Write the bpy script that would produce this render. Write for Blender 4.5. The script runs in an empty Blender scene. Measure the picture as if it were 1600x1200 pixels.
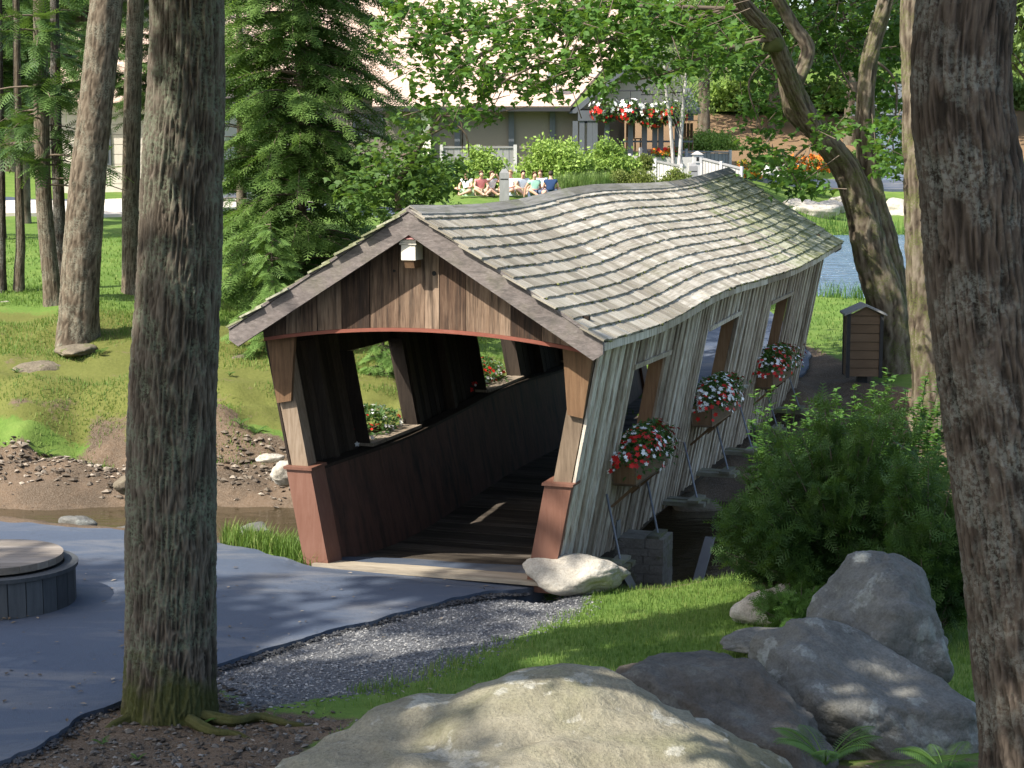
import bpy, bmesh, math, random
import numpy as np
from mathutils import Vector, Matrix
R = math.radians
rng = np.random.default_rng(7); random.seed(7)
scene = bpy.context.scene

# ------------------------------------------------------------------ camera, sky, sun, exposure
PITCH, HC, FPX = .1332, 4.42, 2850.0
cam = bpy.data.cameras.new('camera'); camo = bpy.data.objects.new('camera', cam)
scene.collection.objects.link(camo); scene.camera = camo
cam.sensor_fit = 'HORIZONTAL'; cam.sensor_width = 36; cam.lens = 36*FPX/1600
cam.clip_start = .1; cam.clip_end = 2000
camo.location = (0, 0, HC); camo.rotation_euler = (math.pi/2-PITCH, 0, 0)

SUN_EL, SUN_AZ = R(47), math.atan2(-.82, -.57)          # compass angle from +Y towards +X
sdir = Vector((math.sin(SUN_AZ)*math.cos(SUN_EL), math.cos(SUN_AZ)*math.cos(SUN_EL), math.sin(SUN_EL)))
world = bpy.data.worlds.new('World'); scene.world = world; world.use_nodes = True
wn = world.node_tree; wn.nodes.clear()
wo = wn.nodes.new('ShaderNodeOutputWorld'); wb = wn.nodes.new('ShaderNodeBackground'); ws = wn.nodes.new('ShaderNodeTexSky')
ws.sky_type = 'NISHITA'; ws.sun_disc = False; ws.sun_elevation = SUN_EL; ws.sun_rotation = SUN_AZ
ws.air_density = 1.0; ws.dust_density = 2.5; ws.ozone_density = .3
wb.inputs['Strength'].default_value = .15
wn.links.new(ws.outputs[0], wb.inputs[0]); wn.links.new(wb.outputs[0], wo.inputs[0])
sl = bpy.data.lights.new('sun', 'SUN'); sl.energy = 4.0; sl.angle = R(.55); sl.color = (1, .93, .82)
so = bpy.data.objects.new('sun', sl); scene.collection.objects.link(so)
so.rotation_euler = (-sdir).to_track_quat('-Z', 'Y').to_euler(); so.location = (-20, -15, 30)
vs = scene.view_settings; vs.view_transform = 'Standard'; vs.look = 'None'; vs.exposure = 1.2; vs.gamma = 1
vs.use_curve_mapping = False
cy = scene.cycles; cy.use_light_tree = False; cy.max_bounces = 4; cy.diffuse_bounces = 3; cy.glossy_bounces = 2; cy.transmission_bounces = 3; cy.transparent_max_bounces = 4; cy.caustics_reflective = False; cy.caustics_refractive = False

# ------------------------------------------------------------------ numeric helpers
COL = scene.collection
def _h(ix, iy, iz, s):
    n = (ix*374761393 + iy*668265263 + iz*2147483647 + s*974711) & 0xffffffff
    n = ((n ^ (n >> 13))*1274126177) & 0xffffffff
    n = ((n ^ (n >> 16))*2246822519) & 0xffffffff
    return ((n ^ (n >> 15)) & 0xffff)/65535.0
def vnoise(P, s=0):
    P = np.asarray(P, float); i = np.floor(P).astype(np.int64); f = P-i; f = f*f*f*(f*(f*6-15)+10)
    x, y, z = i[..., 0], i[..., 1], i[..., 2]; fx, fy, fz = f[..., 0], f[..., 1], f[..., 2]
    def L(a, b, t): return a+(b-a)*t
    return L(L(L(_h(x, y, z, s), _h(x+1, y, z, s), fx), L(_h(x, y+1, z, s), _h(x+1, y+1, z, s), fx), fy),
             L(L(_h(x, y, z+1, s), _h(x+1, y, z+1, s), fx), L(_h(x, y+1, z+1, s), _h(x+1, y+1, z+1, s), fx), fy), fz)*2-1
def fbm(P, o=4, s=0, g=.5):
    P = np.asarray(P, float); a = 1.; r = 0.
    for k in range(o): r = r+a*vnoise(P*(2.03**k)+k*17.3, s+k); a *= g
    return r
def sstep(a, b, x):
    t = np.clip((x-a)/(b-a), 0, 1); return t*t*(3-2*t)

def mk(name, V, F, mat=None, parent=None, smooth=False, var=None, kind=None, midx=None, mats=None, col=None):
    me = bpy.data.meshes.new(name)
    V = np.asarray(V, np.float32); 
    if not isinstance(F, list): F = [F]
    F = [np.asarray(f, np.int32) for f in F if len(f)]
    me.vertices.add(len(V)); me.vertices.foreach_set('co', V.ravel())
    li = np.concatenate([f.ravel() for f in F]); tot = np.concatenate([np.full(len(f), f.shape[1], np.int32) for f in F])
    st = np.concatenate([[0], np.cumsum(tot)[:-1]]).astype(np.int32)
    me.loops.add(len(li)); me.loops.foreach_set('vertex_index', li)
    me.polygons.add(len(tot)); me.polygons.foreach_set('loop_start', st)
    me.polygons.foreach_set('use_smooth', np.full(len(tot), smooth))
    for m in (mats or ([mat] if mat else [])): me.materials.append(m)
    if midx is not None: me.polygons.foreach_set('material_index', np.asarray(midx, np.int32))
    if var is not None:
        a = me.attributes.new('var', 'FLOAT', 'POINT'); a.data.foreach_set('value', np.asarray(var, np.float32))
    if col is not None:
        a = me.attributes.new('zone', 'FLOAT_COLOR', 'POINT'); a.data.foreach_set('color', np.asarray(col, np.float32).ravel())
    me.update(calc_edges=True)
    o = bpy.data.objects.new(name, me); COL.objects.link(o)
    if parent: o.parent = parent
    if kind: o['kind'] = kind
    return o
def tag(o, label, cat, group=None):
    o['label'] = label; o['category'] = cat
    if group: o['group'] = group
    return o
def empty(name, loc=(0, 0, 0), rz=0):
    o = bpy.data.objects.new(name, None); COL.objects.link(o); o.location = loc; o.rotation_euler = (0, 0, rz)
    o.empty_display_size = .1; return o
def keep(ch, par):            # parent a mesh that was built in world coordinates (the parent only has a location / z turn)
    ch.parent = par
    m = Matrix.Translation(par.location) @ Matrix.Rotation(par.rotation_euler.z, 4, 'Z')
    ch.matrix_parent_inverse = m.inverted(); return ch

class G:                       # gathers shapes into one mesh
    def __init__(s): s.V = []; s.F = {}; s.n = 0; s.var = []
    def add(s, V, F, var=0.):
        V = np.asarray(V, float); F = np.asarray(F)
        s.V.append(V); s.F.setdefault(F.shape[1], []).append(F+s.n); s.n += len(V)
        s.var.append(np.full(len(V), var) if np.ndim(var) == 0 else var); return s
    def box(s, lo, hi, var=0.):
        x0, y0, z0 = lo; x1, y1, z1 = hi
        return s.add([(x0,y0,z0),(x1,y0,z0),(x1,y1,z0),(x0,y1,z0),(x0,y0,z1),(x1,y0,z1),(x1,y1,z1),(x0,y1,z1)], BOXF, var)
    def hexa(s, P, var=0.): return s.add(P, BOXF, var)
    def tube(s, pts, rad, n=6, var=0., cap=True):
        V, F = tube(pts, rad, n); s.add(V, F, var)
        if cap:
            m = len(pts); b = s.n-len(V)
            for ring in (0, m-1):
                c = V[ring*n:(ring+1)*n]; idx = np.arange(n) if ring else np.arange(n)[::-1]
                s.add(c, np.array([idx]), var)
        return s
    def done(s, name, mat=None, parent=None, smooth=False, kind=None, world=False, withvar=False):
        o = mk(name, np.concatenate(s.V), [np.concatenate(f) for f in s.F.values()], mat, None if world else parent, smooth,
               np.concatenate(s.var) if withvar else None, kind)
        if world and parent: keep(o, parent)
        return o
BOXF = np.array([(0,3,2,1),(4,5,6,7),(0,1,5,4),(1,2,6,5),(2,3,7,6),(3,0,4,7)])
def tube(pts, rad, n=6):
    P = np.asarray(pts, float); m = len(P); rad = np.broadcast_to(np.asarray(rad, float), (m,))
    T = np.gradient(P, axis=0); T /= np.linalg.norm(T, axis=1)[:, None]+1e-9
    ref = np.array([0., 0, 1]) if abs(T[:, 2]).mean() < .8 else np.array([1., 0, 0])
    A = np.cross(T, ref); A /= np.linalg.norm(A, axis=1)[:, None]+1e-9; B = np.cross(T, A)
    th = np.linspace(0, 2*np.pi, n, endpoint=False)
    V = P[:, None]+rad[:, None, None]*(np.cos(th)[None, :, None]*A[:, None]+np.sin(th)[None, :, None]*B[:, None])
    i = np.arange(m-1)[:, None]*n; j = np.arange(n)[None]; k = (j+1) % n
    F = np.stack([i+j, i+n+j, i+n+k, i+k], -1).reshape(-1, 4)
    return V.reshape(-1, 3), F
def curve(pts, n):            # smooth line through control points
    P = np.asarray(pts, float); m = len(P); t = np.linspace(0, m-1, n); i = np.clip(t.astype(int), 0, m-2); f = (t-i)[:, None]
    p0 = P[np.maximum(i-1, 0)]; p1 = P[i]; p2 = P[i+1]; p3 = P[np.minimum(i+2, m-1)]
    return .5*((2*p1)+(-p0+p2)*f+(2*p0-5*p1+4*p2-p3)*f**2+(-p0+3*p1-3*p2+p3)*f**3)
def frames(D, U=None, roll=None):          # N matrices whose x axis is D and z axis lies near U
    D = D/(np.linalg.norm(D, axis=1)[:, None]+1e-9)
    if U is None: U = np.tile([0., 0, 1.], (len(D), 1))
    Y = np.cross(U, D); ny = np.linalg.norm(Y, axis=1)[:, None]; Y = np.where(ny < 1e-3, np.array([[0., 1, 0]]), Y/(ny+1e-9)); Z = np.cross(D, Y)
    if roll is not None:
        c, s_ = np.cos(roll)[:, None], np.sin(roll)[:, None]; Y, Z = c*Y+s_*Z, -s_*Y+c*Z
    return np.stack([D, Y, Z], -1)
def scatter(TV, TF, M, T, S):              # many copies of a small template as one vertex/face pair
    TV = np.asarray(TV, float); TF = np.asarray(TF); N = len(T)
    S = np.asarray(S); S = S[:, None] if S.ndim == 1 else S
    V = np.einsum('nij,nkj->nki', M, TV[None]*S[:, None, :])+T[:, None]
    F = (TF[None]+(np.arange(N)*len(TV))[:, None, None]).reshape(-1, TF.shape[1])
    return V.reshape(-1, 3), F
def rdir(n, r=rng):
    v = r.normal(size=(n, 3)); return v/np.linalg.norm(v, axis=1)[:, None]

# photo measuring: pixel of the 1600x1200 photograph -> place in the world at a chosen distance or height
_c, _s = math.cos(PITCH), math.sin(PITCH)
def ray(u, v):
    a = (u-800)/FPX; b = (600-v)/FPX; return np.array([a, _c+b*_s, -_s+b*_c])
def at(u, v, Y): r = ray(u, v); k = Y/r[1]; return np.array([r[0]*k, Y, HC+r[2]*k])
def atz(u, v, z): r = ray(u, v); k = (z-HC)/r[2]; return np.array([r[0]*k, r[1]*k, z])

# ------------------------------------------------------------------ materials
class NT:
    def __init__(s, name):
        s.m = bpy.data.materials.new(name); s.m.use_nodes = True; s.t = s.m.node_tree; s.t.nodes.clear()
        s.out = s.t.nodes.new('ShaderNodeOutputMaterial')
    def n(s, typ, **kw):
        nd = s.t.nodes.new(typ)
        for k, v in kw.items():
            if k.startswith('i_'): nd.inputs[k[2:].replace('_', ' ')].default_value = v
            else: setattr(nd, k, v)
        return nd
    def l(s, a, b): s.t.links.new(a, b)
    def coord(s, scale=(1, 1, 1), which='Object'):
        tc = s.n('ShaderNodeTexCoord'); mp = s.n('ShaderNodeMapping'); mp.inputs['Scale'].default_value = scale
        s.l(tc.outputs[which], mp.inputs[0]); return mp.outputs[0]
    def noise(s, vec, scale=5, detail=4, rough=.6, dist=0):
        nd = s.n('ShaderNodeTexNoise'); nd.inputs['Scale'].default_value = scale; nd.inputs['Detail'].default_value = detail
        nd.inputs['Roughness'].default_value = rough; nd.inputs['Distortion'].default_value = dist; s.l(vec, nd.inputs['Vector']); return nd.outputs[0]
    def ramp(s, fac, stops):
        r = s.n('ShaderNodeValToRGB'); e = r.color_ramp.elements
        while len(e) < len(stops): e.new(.5)
        for q, (p, c) in zip(e, stops): q.position = p; q.color = (*c, 1) if len(c) == 3 else c
        s.l(fac, r.inputs[0]); return r.outputs[0]
    def mix(s, fac, a, b, mode='MIX'):
        m = s.n('ShaderNodeMix', data_type='RGBA', blend_type=mode)
        for sock, v in ((m.inputs[0], fac), (m.inputs[6], a), (m.inputs[7], b)):
            if hasattr(v, 'is_linked'): s.l(v, sock)
            elif isinstance(v, (int, float)): sock.default_value = v
            else: sock.default_value = (*v, 1)
        return m.outputs[2]
    def math(s, op, a, b=0., c=None):
        m = s.n('ShaderNodeMath', operation=op)
        for k, v in enumerate((a, b, c)):
            if v is None: continue
            if hasattr(v, 'is_linked'): s.l(v, m.inputs[k])
            else: m.inputs[k].default_value = v
        return m.outputs[0]
    def rnd(s): return s.n('ShaderNodeObjectInfo').outputs['Random']
    def attr(s, name='var', out='Fac'): a = s.n('ShaderNodeAttribute'); a.attribute_name = name; return a.outputs[out]
    def bump(s, h, strength=.5, dist=.02, prev=None):
        b = s.n('ShaderNodeBump'); b.inputs['Strength'].default_value = strength; b.inputs['Distance'].default_value = dist
        s.l(h, b.inputs['Height'])
        if prev is not None: s.l(prev, b.inputs['Normal'])
        return b.outputs[0]
    def pbr(s, col, rough=.8, nrm=None, spec=.3, metal=0):
        p = s.n('ShaderNodeBsdfPrincipled')
        for sock, v in ((p.inputs['Base Color'], col), (p.inputs['Roughness'], rough)):
            if hasattr(v, 'is_linked'): s.l(v, sock)
            else: sock.default_value = (*v, 1) if not isinstance(v, (int, float)) else v
        p.inputs['Specular IOR Level'].default_value = spec; p.inputs['Metallic'].default_value = metal
        if nrm is not None: s.l(nrm, p.inputs['Normal'])
        s.l(p.outputs[0], s.out.inputs['Surface']); return s.m

def wood(name, cols, grain=(14, 14, 1.2), vary=.5, stain=None, bump=.35, moss=0., rough=.82):
    """weathered timber: long grain streaks, blotches and a shade of its own for each board"""
    t = NT(name); tc = t.n('ShaderNodeTexCoord'); inf = t.n('ShaderNodeObjectInfo')
    off = t.n('ShaderNodeVectorMath', operation='SCALE'); off.inputs[0].default_value = (37, 23, 51); t.l(inf.outputs['Random'], off.inputs['Scale'])
    ad = t.n('ShaderNodeVectorMath', operation='ADD'); t.l(tc.outputs['Object'], ad.inputs[0]); t.l(off.outputs[0], ad.inputs[1])
    mp = t.n('ShaderNodeMapping'); mp.inputs['Scale'].default_value = grain; t.l(ad.outputs[0], mp.inputs[0])
    g = t.noise(mp.outputs[0], 3.0, 6, .68, .4); b = t.noise(ad.outputs[0], 1.7, 4, .6)
    v = t.math('ADD', inf.outputs['Random'], t.attr('var'))
    f = t.math('ADD', t.math('MULTIPLY', g, .75), t.math('MULTIPLY', b, .45))
    f = t.math('ADD', f, t.math('MULTIPLY', t.math('SUBTRACT', v, .5), vary)); f = t.math('SUBTRACT', f, .1)
    c = t.ramp(f, cols)
    if stain: c = t.mix(t.ramp(t.noise(mp.outputs[0], 1.1, 4, .7), [(.45, (0, 0, 0)), (.7, (1, 1, 1))]), c, stain)
    if moss: c = t.mix(t.math('MULTIPLY', t.ramp(t.noise(ad.outputs[0], 2.6, 5, .7), [(.5, (0, 0, 0)), (.68, (1, 1, 1))]), moss), c, (.13, .15, .045))
    return t.pbr(c, rough, t.bump(g, bump, .012), .2)

M = {}
M['barn'] = wood('barn_board', [(.15, (.022, .014, .010)), (.42, (.10, .062, .042)), (.62, (.20, .135, .092)), (.9, (.34, .25, .18))], (16, 16, 1.0), .55, (.03, .022, .018), .5)
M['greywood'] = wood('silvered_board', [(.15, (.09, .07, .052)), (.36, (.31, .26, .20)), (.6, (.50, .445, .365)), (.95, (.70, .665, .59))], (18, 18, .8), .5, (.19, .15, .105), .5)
M['rake'] = wood('rake_timber', [(.15, (.07, .058, .055)), (.5, (.19, .165, .155)), (.9, (.34, .31, .29))], (5, 14, 14), .3, (.10, .09, .085), .5, .15)
M['shingle'] = wood('cedar_shingle', [(.1, (.105, .09, .07)), (.38, (.25, .225, .18)), (.62, (.385, .355, .295)), (.95, (.55, .52, .45))], (18, 1.2, 18), .42, (.20, .175, .135), .45, .22)
M['shinglemoss'] = wood('mossy_shingle', [(.1, (.06, .066, .034)), (.38, (.145, .155, .085)), (.62, (.25, .255, .165)), (.95, (.39, .39, .30))], (14, 1.2, 14), .8, (.10, .115, .04), .4, .8)
M['ridgewood'] = wood('ridge_timber', [(.1, (.10, .095, .085)), (.5, (.22, .21, .19)), (.9, (.36, .345, .32))], (14, 1, 14), .4, (.12, .115, .09), .4, .3)
M['sunplank'] = wood('sunlit_plank', [(.15, (.12, .10, .08)), (.5, (.30, .26, .20)), (.9, (.46, .41, .33))], (1, 14, 14), .3)  # pale tone stands for sunlight on the entrance planks
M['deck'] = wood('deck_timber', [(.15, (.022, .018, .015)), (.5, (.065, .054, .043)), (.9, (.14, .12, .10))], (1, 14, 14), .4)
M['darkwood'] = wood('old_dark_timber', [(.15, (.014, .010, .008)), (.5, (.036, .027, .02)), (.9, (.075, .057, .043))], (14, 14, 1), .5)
M['postwood'] = wood('post_timber', [(.15, (.09, .065, .045)), (.5, (.20, .15, .105)), (.9, (.36, .29, .22))], (12, 12, 1), .4)
M['bracket'] = wood('knee_timber', [(.15, (.07, .04, .022)), (.5, (.17, .10, .055)), (.9, (.27, .18, .105))], (12, 12, 1), .3)
M['redpaint'] = wood('red_brown_paint', [(.1, (.095, .045, .031)), (.5, (.16, .077, .053)), (.95, (.225, .122, .09))], (8, 8, 1), .35, None, .2, 0, .6)
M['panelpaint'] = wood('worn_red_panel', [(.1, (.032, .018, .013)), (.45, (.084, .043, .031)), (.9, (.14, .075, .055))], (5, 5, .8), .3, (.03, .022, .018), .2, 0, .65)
M['trimred'] = wood('red_trim', [(.1, (.14, .05, .035)), (.6, (.24, .085, .06)), (.95, (.36, .2, .16))], (2, 10, 10), .3, None, .2)
M['planter'] = wood('planter_board', [(.15, (.045, .03, .02)), (.5, (.13, .088, .055)), (.9, (.24, .17, .11))], (2, 10, 10), .4, None, .3)
M['plankgreen'] = wood('mossy_plank', [(.15, (.05, .05, .04)), (.5, (.15, .145, .11)), (.9, (.27, .26, .21))], (3, 3, 3), .4, None, .3, .9)
M['palewood'] = wood('pale_fence_board', [(.15, (.30, .29, .28)), (.5, (.42, .41, .40)), (.9, (.54, .53, .52))], (10, 10, 1), .35)
M['greypost'] = wood('grey_post', [(.1, (.15, .15, .15)), (.5, (.23, .23, .23)), (.9, (.32, .32, .33))], (10, 10, 1), .2)
M['tubwood'] = wood('tub_stave', [(.1, (.03, .034, .038)), (.5, (.062, .068, .074)), (.9, (.10, .108, .115))], (8, 8, 1), .4)
M['lidwood'] = wood('lid_board', [(.1, (.10, .088, .072)), (.5, (.19, .165, .14)), (.9, (.28, .25, .215))], (1, 10, 10), .4)
M['louvre'] = wood('brown_siding', [(.1, (.09, .058, .036)), (.5, (.13, .088, .056)), (.9, (.17, .118, .078))], (1, 6, 6), .15, None, .15)
def plain(name, col, rough=.6, spec=.3, metal=0, amp=.15, scale=8):
    t = NT(name); n = t.noise(t.coord(), scale, 4, .6)
    c = t.mix(n, tuple(x*(1-amp) for x in col), tuple(min(1, x*(1+amp)) for x in col))
    return t.pbr(c, rough, t.bump(n, .1, .01), spec, metal)
M['cream'] = plain('cream_paint', (.72, .68, .58)); M['maroon'] = plain('maroon_paint', (.27, .10, .095), .5)
M['black'] = plain('dark_opening', (.01, .01, .01)); M['steel'] = plain('painted_steel', (.16, .17, .185), .5, .5, .6)
M['iron'] = plain('dark_iron', (.035, .035, .04), .5, .5, .5); M['darktrim'] = plain('charcoal_trim', (.028, .028, .03), .6)
M['stucco'] = plain('taupe_stucco', (.20, .175, .15), .9, .1, 0, .1, 20); M['slate'] = plain('slate_blue_paint', (.085, .095, .11), .6)
M['sidebeige'] = plain('beige_siding', (.52, .47, .41), .8); M['dish'] = plain('dish_paint', (.3, .33, .36), .4, .4)
M['skin'] = plain('skin', (.55, .33, .24), .55, .3, 0, .08); M['bluepaint'] = plain('blue_grey_paint', (.17, .21, .27), .7)
t = NT('window_glass'); M['glass'] = t.pbr((.05, .06, .065), .08, None, .6)

def bark(name, lo, mid, hi, lichen=(.27, .31, .24), amt=.5, sc=1., moss=0.):
    t = NT(name); co = t.coord((1, 1, .35)); c2 = t.coord((1, 1, 1))
    g = t.noise(co, 26*sc, 6, .7, .5); b = t.noise(c2, 3.5, 5, .6); v = t.attr('var')
    f = t.math('ADD', t.math('MULTIPLY', g, .55), t.math('MULTIPLY', v, .55))
    c = t.ramp(f, [(.2, lo), (.48, mid), (.85, hi)])
    lm = t.math('MULTIPLY', t.ramp(b, [(.45, (0, 0, 0)), (.58, (1, 1, 1))]), t.ramp(t.noise(c2, 38, 4, .7), [(.42, (0, 0, 0)), (.56, (1, 1, 1))]))
    c = t.mix(t.math('MULTIPLY', lm, amt), c, lichen)
    if moss:
        z = t.n('ShaderNodeSeparateXYZ'); tc = t.n('ShaderNodeTexCoord'); t.l(tc.outputs['Object'], z.inputs[0])
        mm = t.math('MULTIPLY', t.ramp(t.math('ADD', t.math('MULTIPLY', z.outputs[2], -.9), t.math('MULTIPLY', b, 1.3)), [(.22, (0, 0, 0)), (.5, (1, 1, 1))]), moss)
        c = t.mix(mm, c, (.055, .062, .014))
    return t.pbr(c, .9, t.bump(g, .7, .02), .1)
M['bark'] = bark('furrowed_bark', (.022, .018, .014), (.078, .064, .050), (.150, .128, .102), (.16, .185, .13), .7, 1.2, .8)
M['barkdark'] = bark('dark_bark', (.013, .011, .009), (.052, .042, .034), (.098, .080, .065), (.30, .33, .30), .3)
M['barktan'] = bark('tan_bark', (.03, .023, .016), (.09, .071, .051), (.165, .135, .10), (.25, .26, .20), .4, .6)
M['barkmoss'] = bark('mossy_bark', (.03, .023, .017), (.105, .085, .062), (.19, .165, .125), (.085, .10, .03), .8, .8)
M['birch'] = bark('birch_bark', (.10, .09, .08), (.38, .36, .34), (.52, .50, .48), (.3, .29, .27), .4)
M['twig'] = plain('twig_bark', (.13, .105, .08), .9, .1, 0, .3, 12)

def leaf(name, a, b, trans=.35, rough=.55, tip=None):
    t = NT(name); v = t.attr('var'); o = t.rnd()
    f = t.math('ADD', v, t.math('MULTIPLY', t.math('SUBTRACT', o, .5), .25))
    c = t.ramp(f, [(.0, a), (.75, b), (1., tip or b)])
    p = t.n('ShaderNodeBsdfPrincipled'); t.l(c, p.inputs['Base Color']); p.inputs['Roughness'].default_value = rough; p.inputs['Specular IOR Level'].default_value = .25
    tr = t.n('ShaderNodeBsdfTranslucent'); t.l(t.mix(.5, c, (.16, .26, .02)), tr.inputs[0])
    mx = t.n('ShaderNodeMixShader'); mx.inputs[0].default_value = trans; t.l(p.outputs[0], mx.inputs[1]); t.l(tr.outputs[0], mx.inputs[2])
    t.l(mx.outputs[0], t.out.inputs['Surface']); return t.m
M['maple'] = leaf('maple_leaf', (.035, .085, .016), (.085, .185, .03), .4)
M['hemlock'] = leaf('hemlock_needles', (.055, .12, .03), (.165, .27, .07), .4)
M['hemlockyoung'] = leaf('young_hemlock_needles', (.06, .135, .035), (.16, .27, .07), .3)
M['darkconifer'] = leaf('dark_conifer_needles', (.04, .09, .028), (.11, .19, .055), .35)
M['farleaf'] = leaf('distant_leaf', (.05, .11, .025), (.12, .21, .05), .4)
M['paleleaf'] = leaf('pale_leaf', (.11, .18, .05), (.22, .31, .10), .4)
M['limebush'] = leaf('bright_shrub_leaf', (.13, .23, .04), (.32, .45, .10), .35, .5)
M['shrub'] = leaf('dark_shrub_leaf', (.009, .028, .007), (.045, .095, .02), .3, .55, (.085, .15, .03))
M['herb'] = leaf('herb_leaf', (.035, .095, .018), (.10, .20, .04), .35)
M['grass'] = leaf('grass_blade', (.06, .125, .022), (.15, .245, .05), .4, .6, (.25, .29, .09))
M['impatiens'] = leaf('bedding_leaf', (.03, .075, .02), (.085, .165, .04), .3)
M['yew'] = leaf('clipped_leaf', (.10, .14, .03), (.19, .22, .055), .3)
def petal(name, c): t = NT(name); v = t.attr('var'); return t.pbr(t.mix(v, tuple(x*.7 for x in c), c), .5, None, .2)
M['red'] = petal('red_petal', (.55, .022, .018)); M['white'] = petal('white_petal', (.80, .80, .78)); M['orange'] = petal('orange_petal', (.75, .20, .03)); M['yellow'] = petal('yellow_petal', (.7, .5, .05))
def cloth(name, c): return plain(name, c, .9, .1, 0, .1, 30)

def stone(name, lo, mid, hi, lich, amt=.6, warm=None):
    t = NT(name); c2 = t.coord(); n1 = t.noise(c2, 2.2, 8, .65); n2 = t.noise(c2, 14, 6, .7); n3 = t.noise(c2, 1.1, 4, .6, .6)
    f = t.math('ADD', t.math('MULTIPLY', n1, .6), t.math('MULTIPLY', n2, .4))
    c = t.ramp(f, [(.3, lo), (.5, mid), (.72, hi)])
    if warm: c = t.mix(t.math('MULTIPLY', t.ramp(n3, [(.45, (0, 0, 0)), (.62, (1, 1, 1))]), .6), c, warm)
    ck = t.math('ABSOLUTE', t.math('SUBTRACT', t.noise(c2, 1.5, 5, .55, .8), .5)); ckr = t.ramp(ck, [(.0, (.4, .4, .4)), (.008, (1, 1, 1))]); c = t.mix(.18, c, ckr, 'MULTIPLY')
    n4 = t.noise(c2, 3.3, 6, .62, .3)
    lm = t.ramp(n4, [(.565, (0, 0, 0)), (.60, (1, 1, 1))]); lm = t.math('MULTIPLY', lm, t.ramp(n2, [(.35, (.3, .3, .3)), (.55, (1, 1, 1))]))
    c = t.mix(t.math('MULTIPLY', lm, amt), c, lich)
    sp = t.ramp(t.noise(c2, 60, 3, .6), [(.35, (.78, .78, .78)), (.6, (1, 1, 1))]); c = t.mix(1., c, sp, 'MULTIPLY')
    nb = t.bump(ckr, .15, .02, t.bump(n1, .6, .08)); nb = t.bump(n2, .85, .03, nb); return t.pbr(c, .9, nb, .15)
M['boulder'] = stone('lichen_boulder', (.13, .115, .085), (.245, .225, .165), (.34, .315, .24), (.40, .39, .335), .75, (.17, .17, .095))
M['darkrock'] = stone('grey_boulder', (.075, .076, .070), (.15, .151, .140), (.225, .225, .21), (.30, .32, .295), .6, (.125, .118, .098))
M['brownslab'] = stone('brown_grey_slab', (.052, .049, .043), (.108, .102, .091), (.165, .157, .142), (.19, .20, .18), .35, (.10, .075, .05))
M['palerock'] = stone('pale_rock', (.28, .25, .21), (.42, .39, .33), (.52, .49, .43), (.58, .57, .52), .4)
M['brownrock'] = stone('mossy_rock', (.10, .085, .06), (.17, .145, .105), (.25, .22, .165), (.09, .11, .03), .8)
M['pier'] = stone('pier_block', (.12, .11, .095), (.20, .185, .16), (.28, .26, .23), (.13, .15, .07), .5)
t = NT('pebble'); v = t.attr('var'); M['pebble'] = t.pbr(t.ramp(v, [(0, (.065, .067, .071)), (.5, (.145, .149, .155)), (.9, (.25, .25, .245)), (1, (.36, .35, .33))]), .85)
t = NT('soil_stone'); v = t.attr('var'); M['soilstone'] = t.pbr(t.ramp(v, [(0, (.03, .024, .018)), (.55, (.075, .064, .052)), (.9, (.13, .125, .115)), (1, (.22, .215, .2))]), .9)
t = NT('creek_stone'); v = t.attr('var'); M['creekstone'] = t.pbr(t.ramp(v, [(0, (.06, .047, .035)), (.6, (.14, .115, .086)), (1, (.29, .25, .20))]), .85)
t = NT('moss_clump'); v = t.attr('var'); M['moss'] = t.pbr(t.ramp(v, [(0, (.06, .07, .02)), (.6, (.16, .17, .055)), (1, (.30, .30, .15))]), .95)

t = NT('asphalt'); c2 = t.coord(); n = t.noise(c2, 90, 3, .7); b = t.noise(c2, .55, 5, .6); st = t.noise(t.coord((.35, 1.3, 1)), 1.6, 6, .62, .6)
c = t.mix(b, (.044, .062, .096), (.076, .099, .142)); c = t.mix(t.ramp(st, [(.5, (0, 0, 0)), (.68, (.8, .8, .8))]), c, (.15, .155, .165))
c = t.mix(t.ramp(n, [(.3, (.6, .6, .6)), (.65, (1.0, 1.0, 1.0))]), (.03, .03, .033), c); ck = t.math('ABSOLUTE', t.math('SUBTRACT', t.noise(c2, .8, 5, .6, 1.2), .5)); c = t.mix(t.ramp(ck, [(0, (.35, .35, .35)), (.0025, (0, 0, 0))]), c, (.03, .03, .033)); M['asphalt'] = t.pbr(c, .75, t.bump(n, .5, .01), .35)

t = NT('ground'); z = t.attr('zone', 'Color'); sp = t.n('ShaderNodeSeparateColor'); t.l(z, sp.inputs[0]); c2 = t.coord()
n1 = t.noise(c2, 1.3, 6, .65); n2 = t.noise(c2, 16, 5, .7); n3 = t.noise(c2, 70, 3, .7)
gr = t.mix(n2, (.055, .105, .02), (.135, .215, .045)); gr = t.mix(t.ramp(n1, [(.45, (0, 0, 0)), (.75, (.6, .6, .6))]), gr, (.19, .235, .065))
di = t.mix(n2, (.045, .030, .018), (.15, .10, .062)); di = t.mix(t.ramp(n1, [(.42, (.75, .75, .75)), (.58, (0, 0, 0))]), di, (.038, .027, .017)); di = t.mix(t.ramp(n3, [(.4, (0, 0, 0)), (.7, (.6, .6, .6))]), di, (.25, .21, .165))
mo = t.mix(n2, (.065, .080, .018), (.15, .155, .045))
mu = t.mix(n2, (.13, .085, .05), (.24, .165, .10)); gv = t.mix(n3, (.05, .052, .056), (.15, .152, .156))
def edge(f): return t.ramp(t.math('ADD', f, t.math('MULTIPLY', t.math('SUBTRACT', t.math('ADD', t.math('MULTIPLY', n1, .55), t.math('MULTIPLY', n2, .45)), .5), 1.5)), [(.42, (0, 0, 0)), (.58, (1, 1, 1))])
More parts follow.
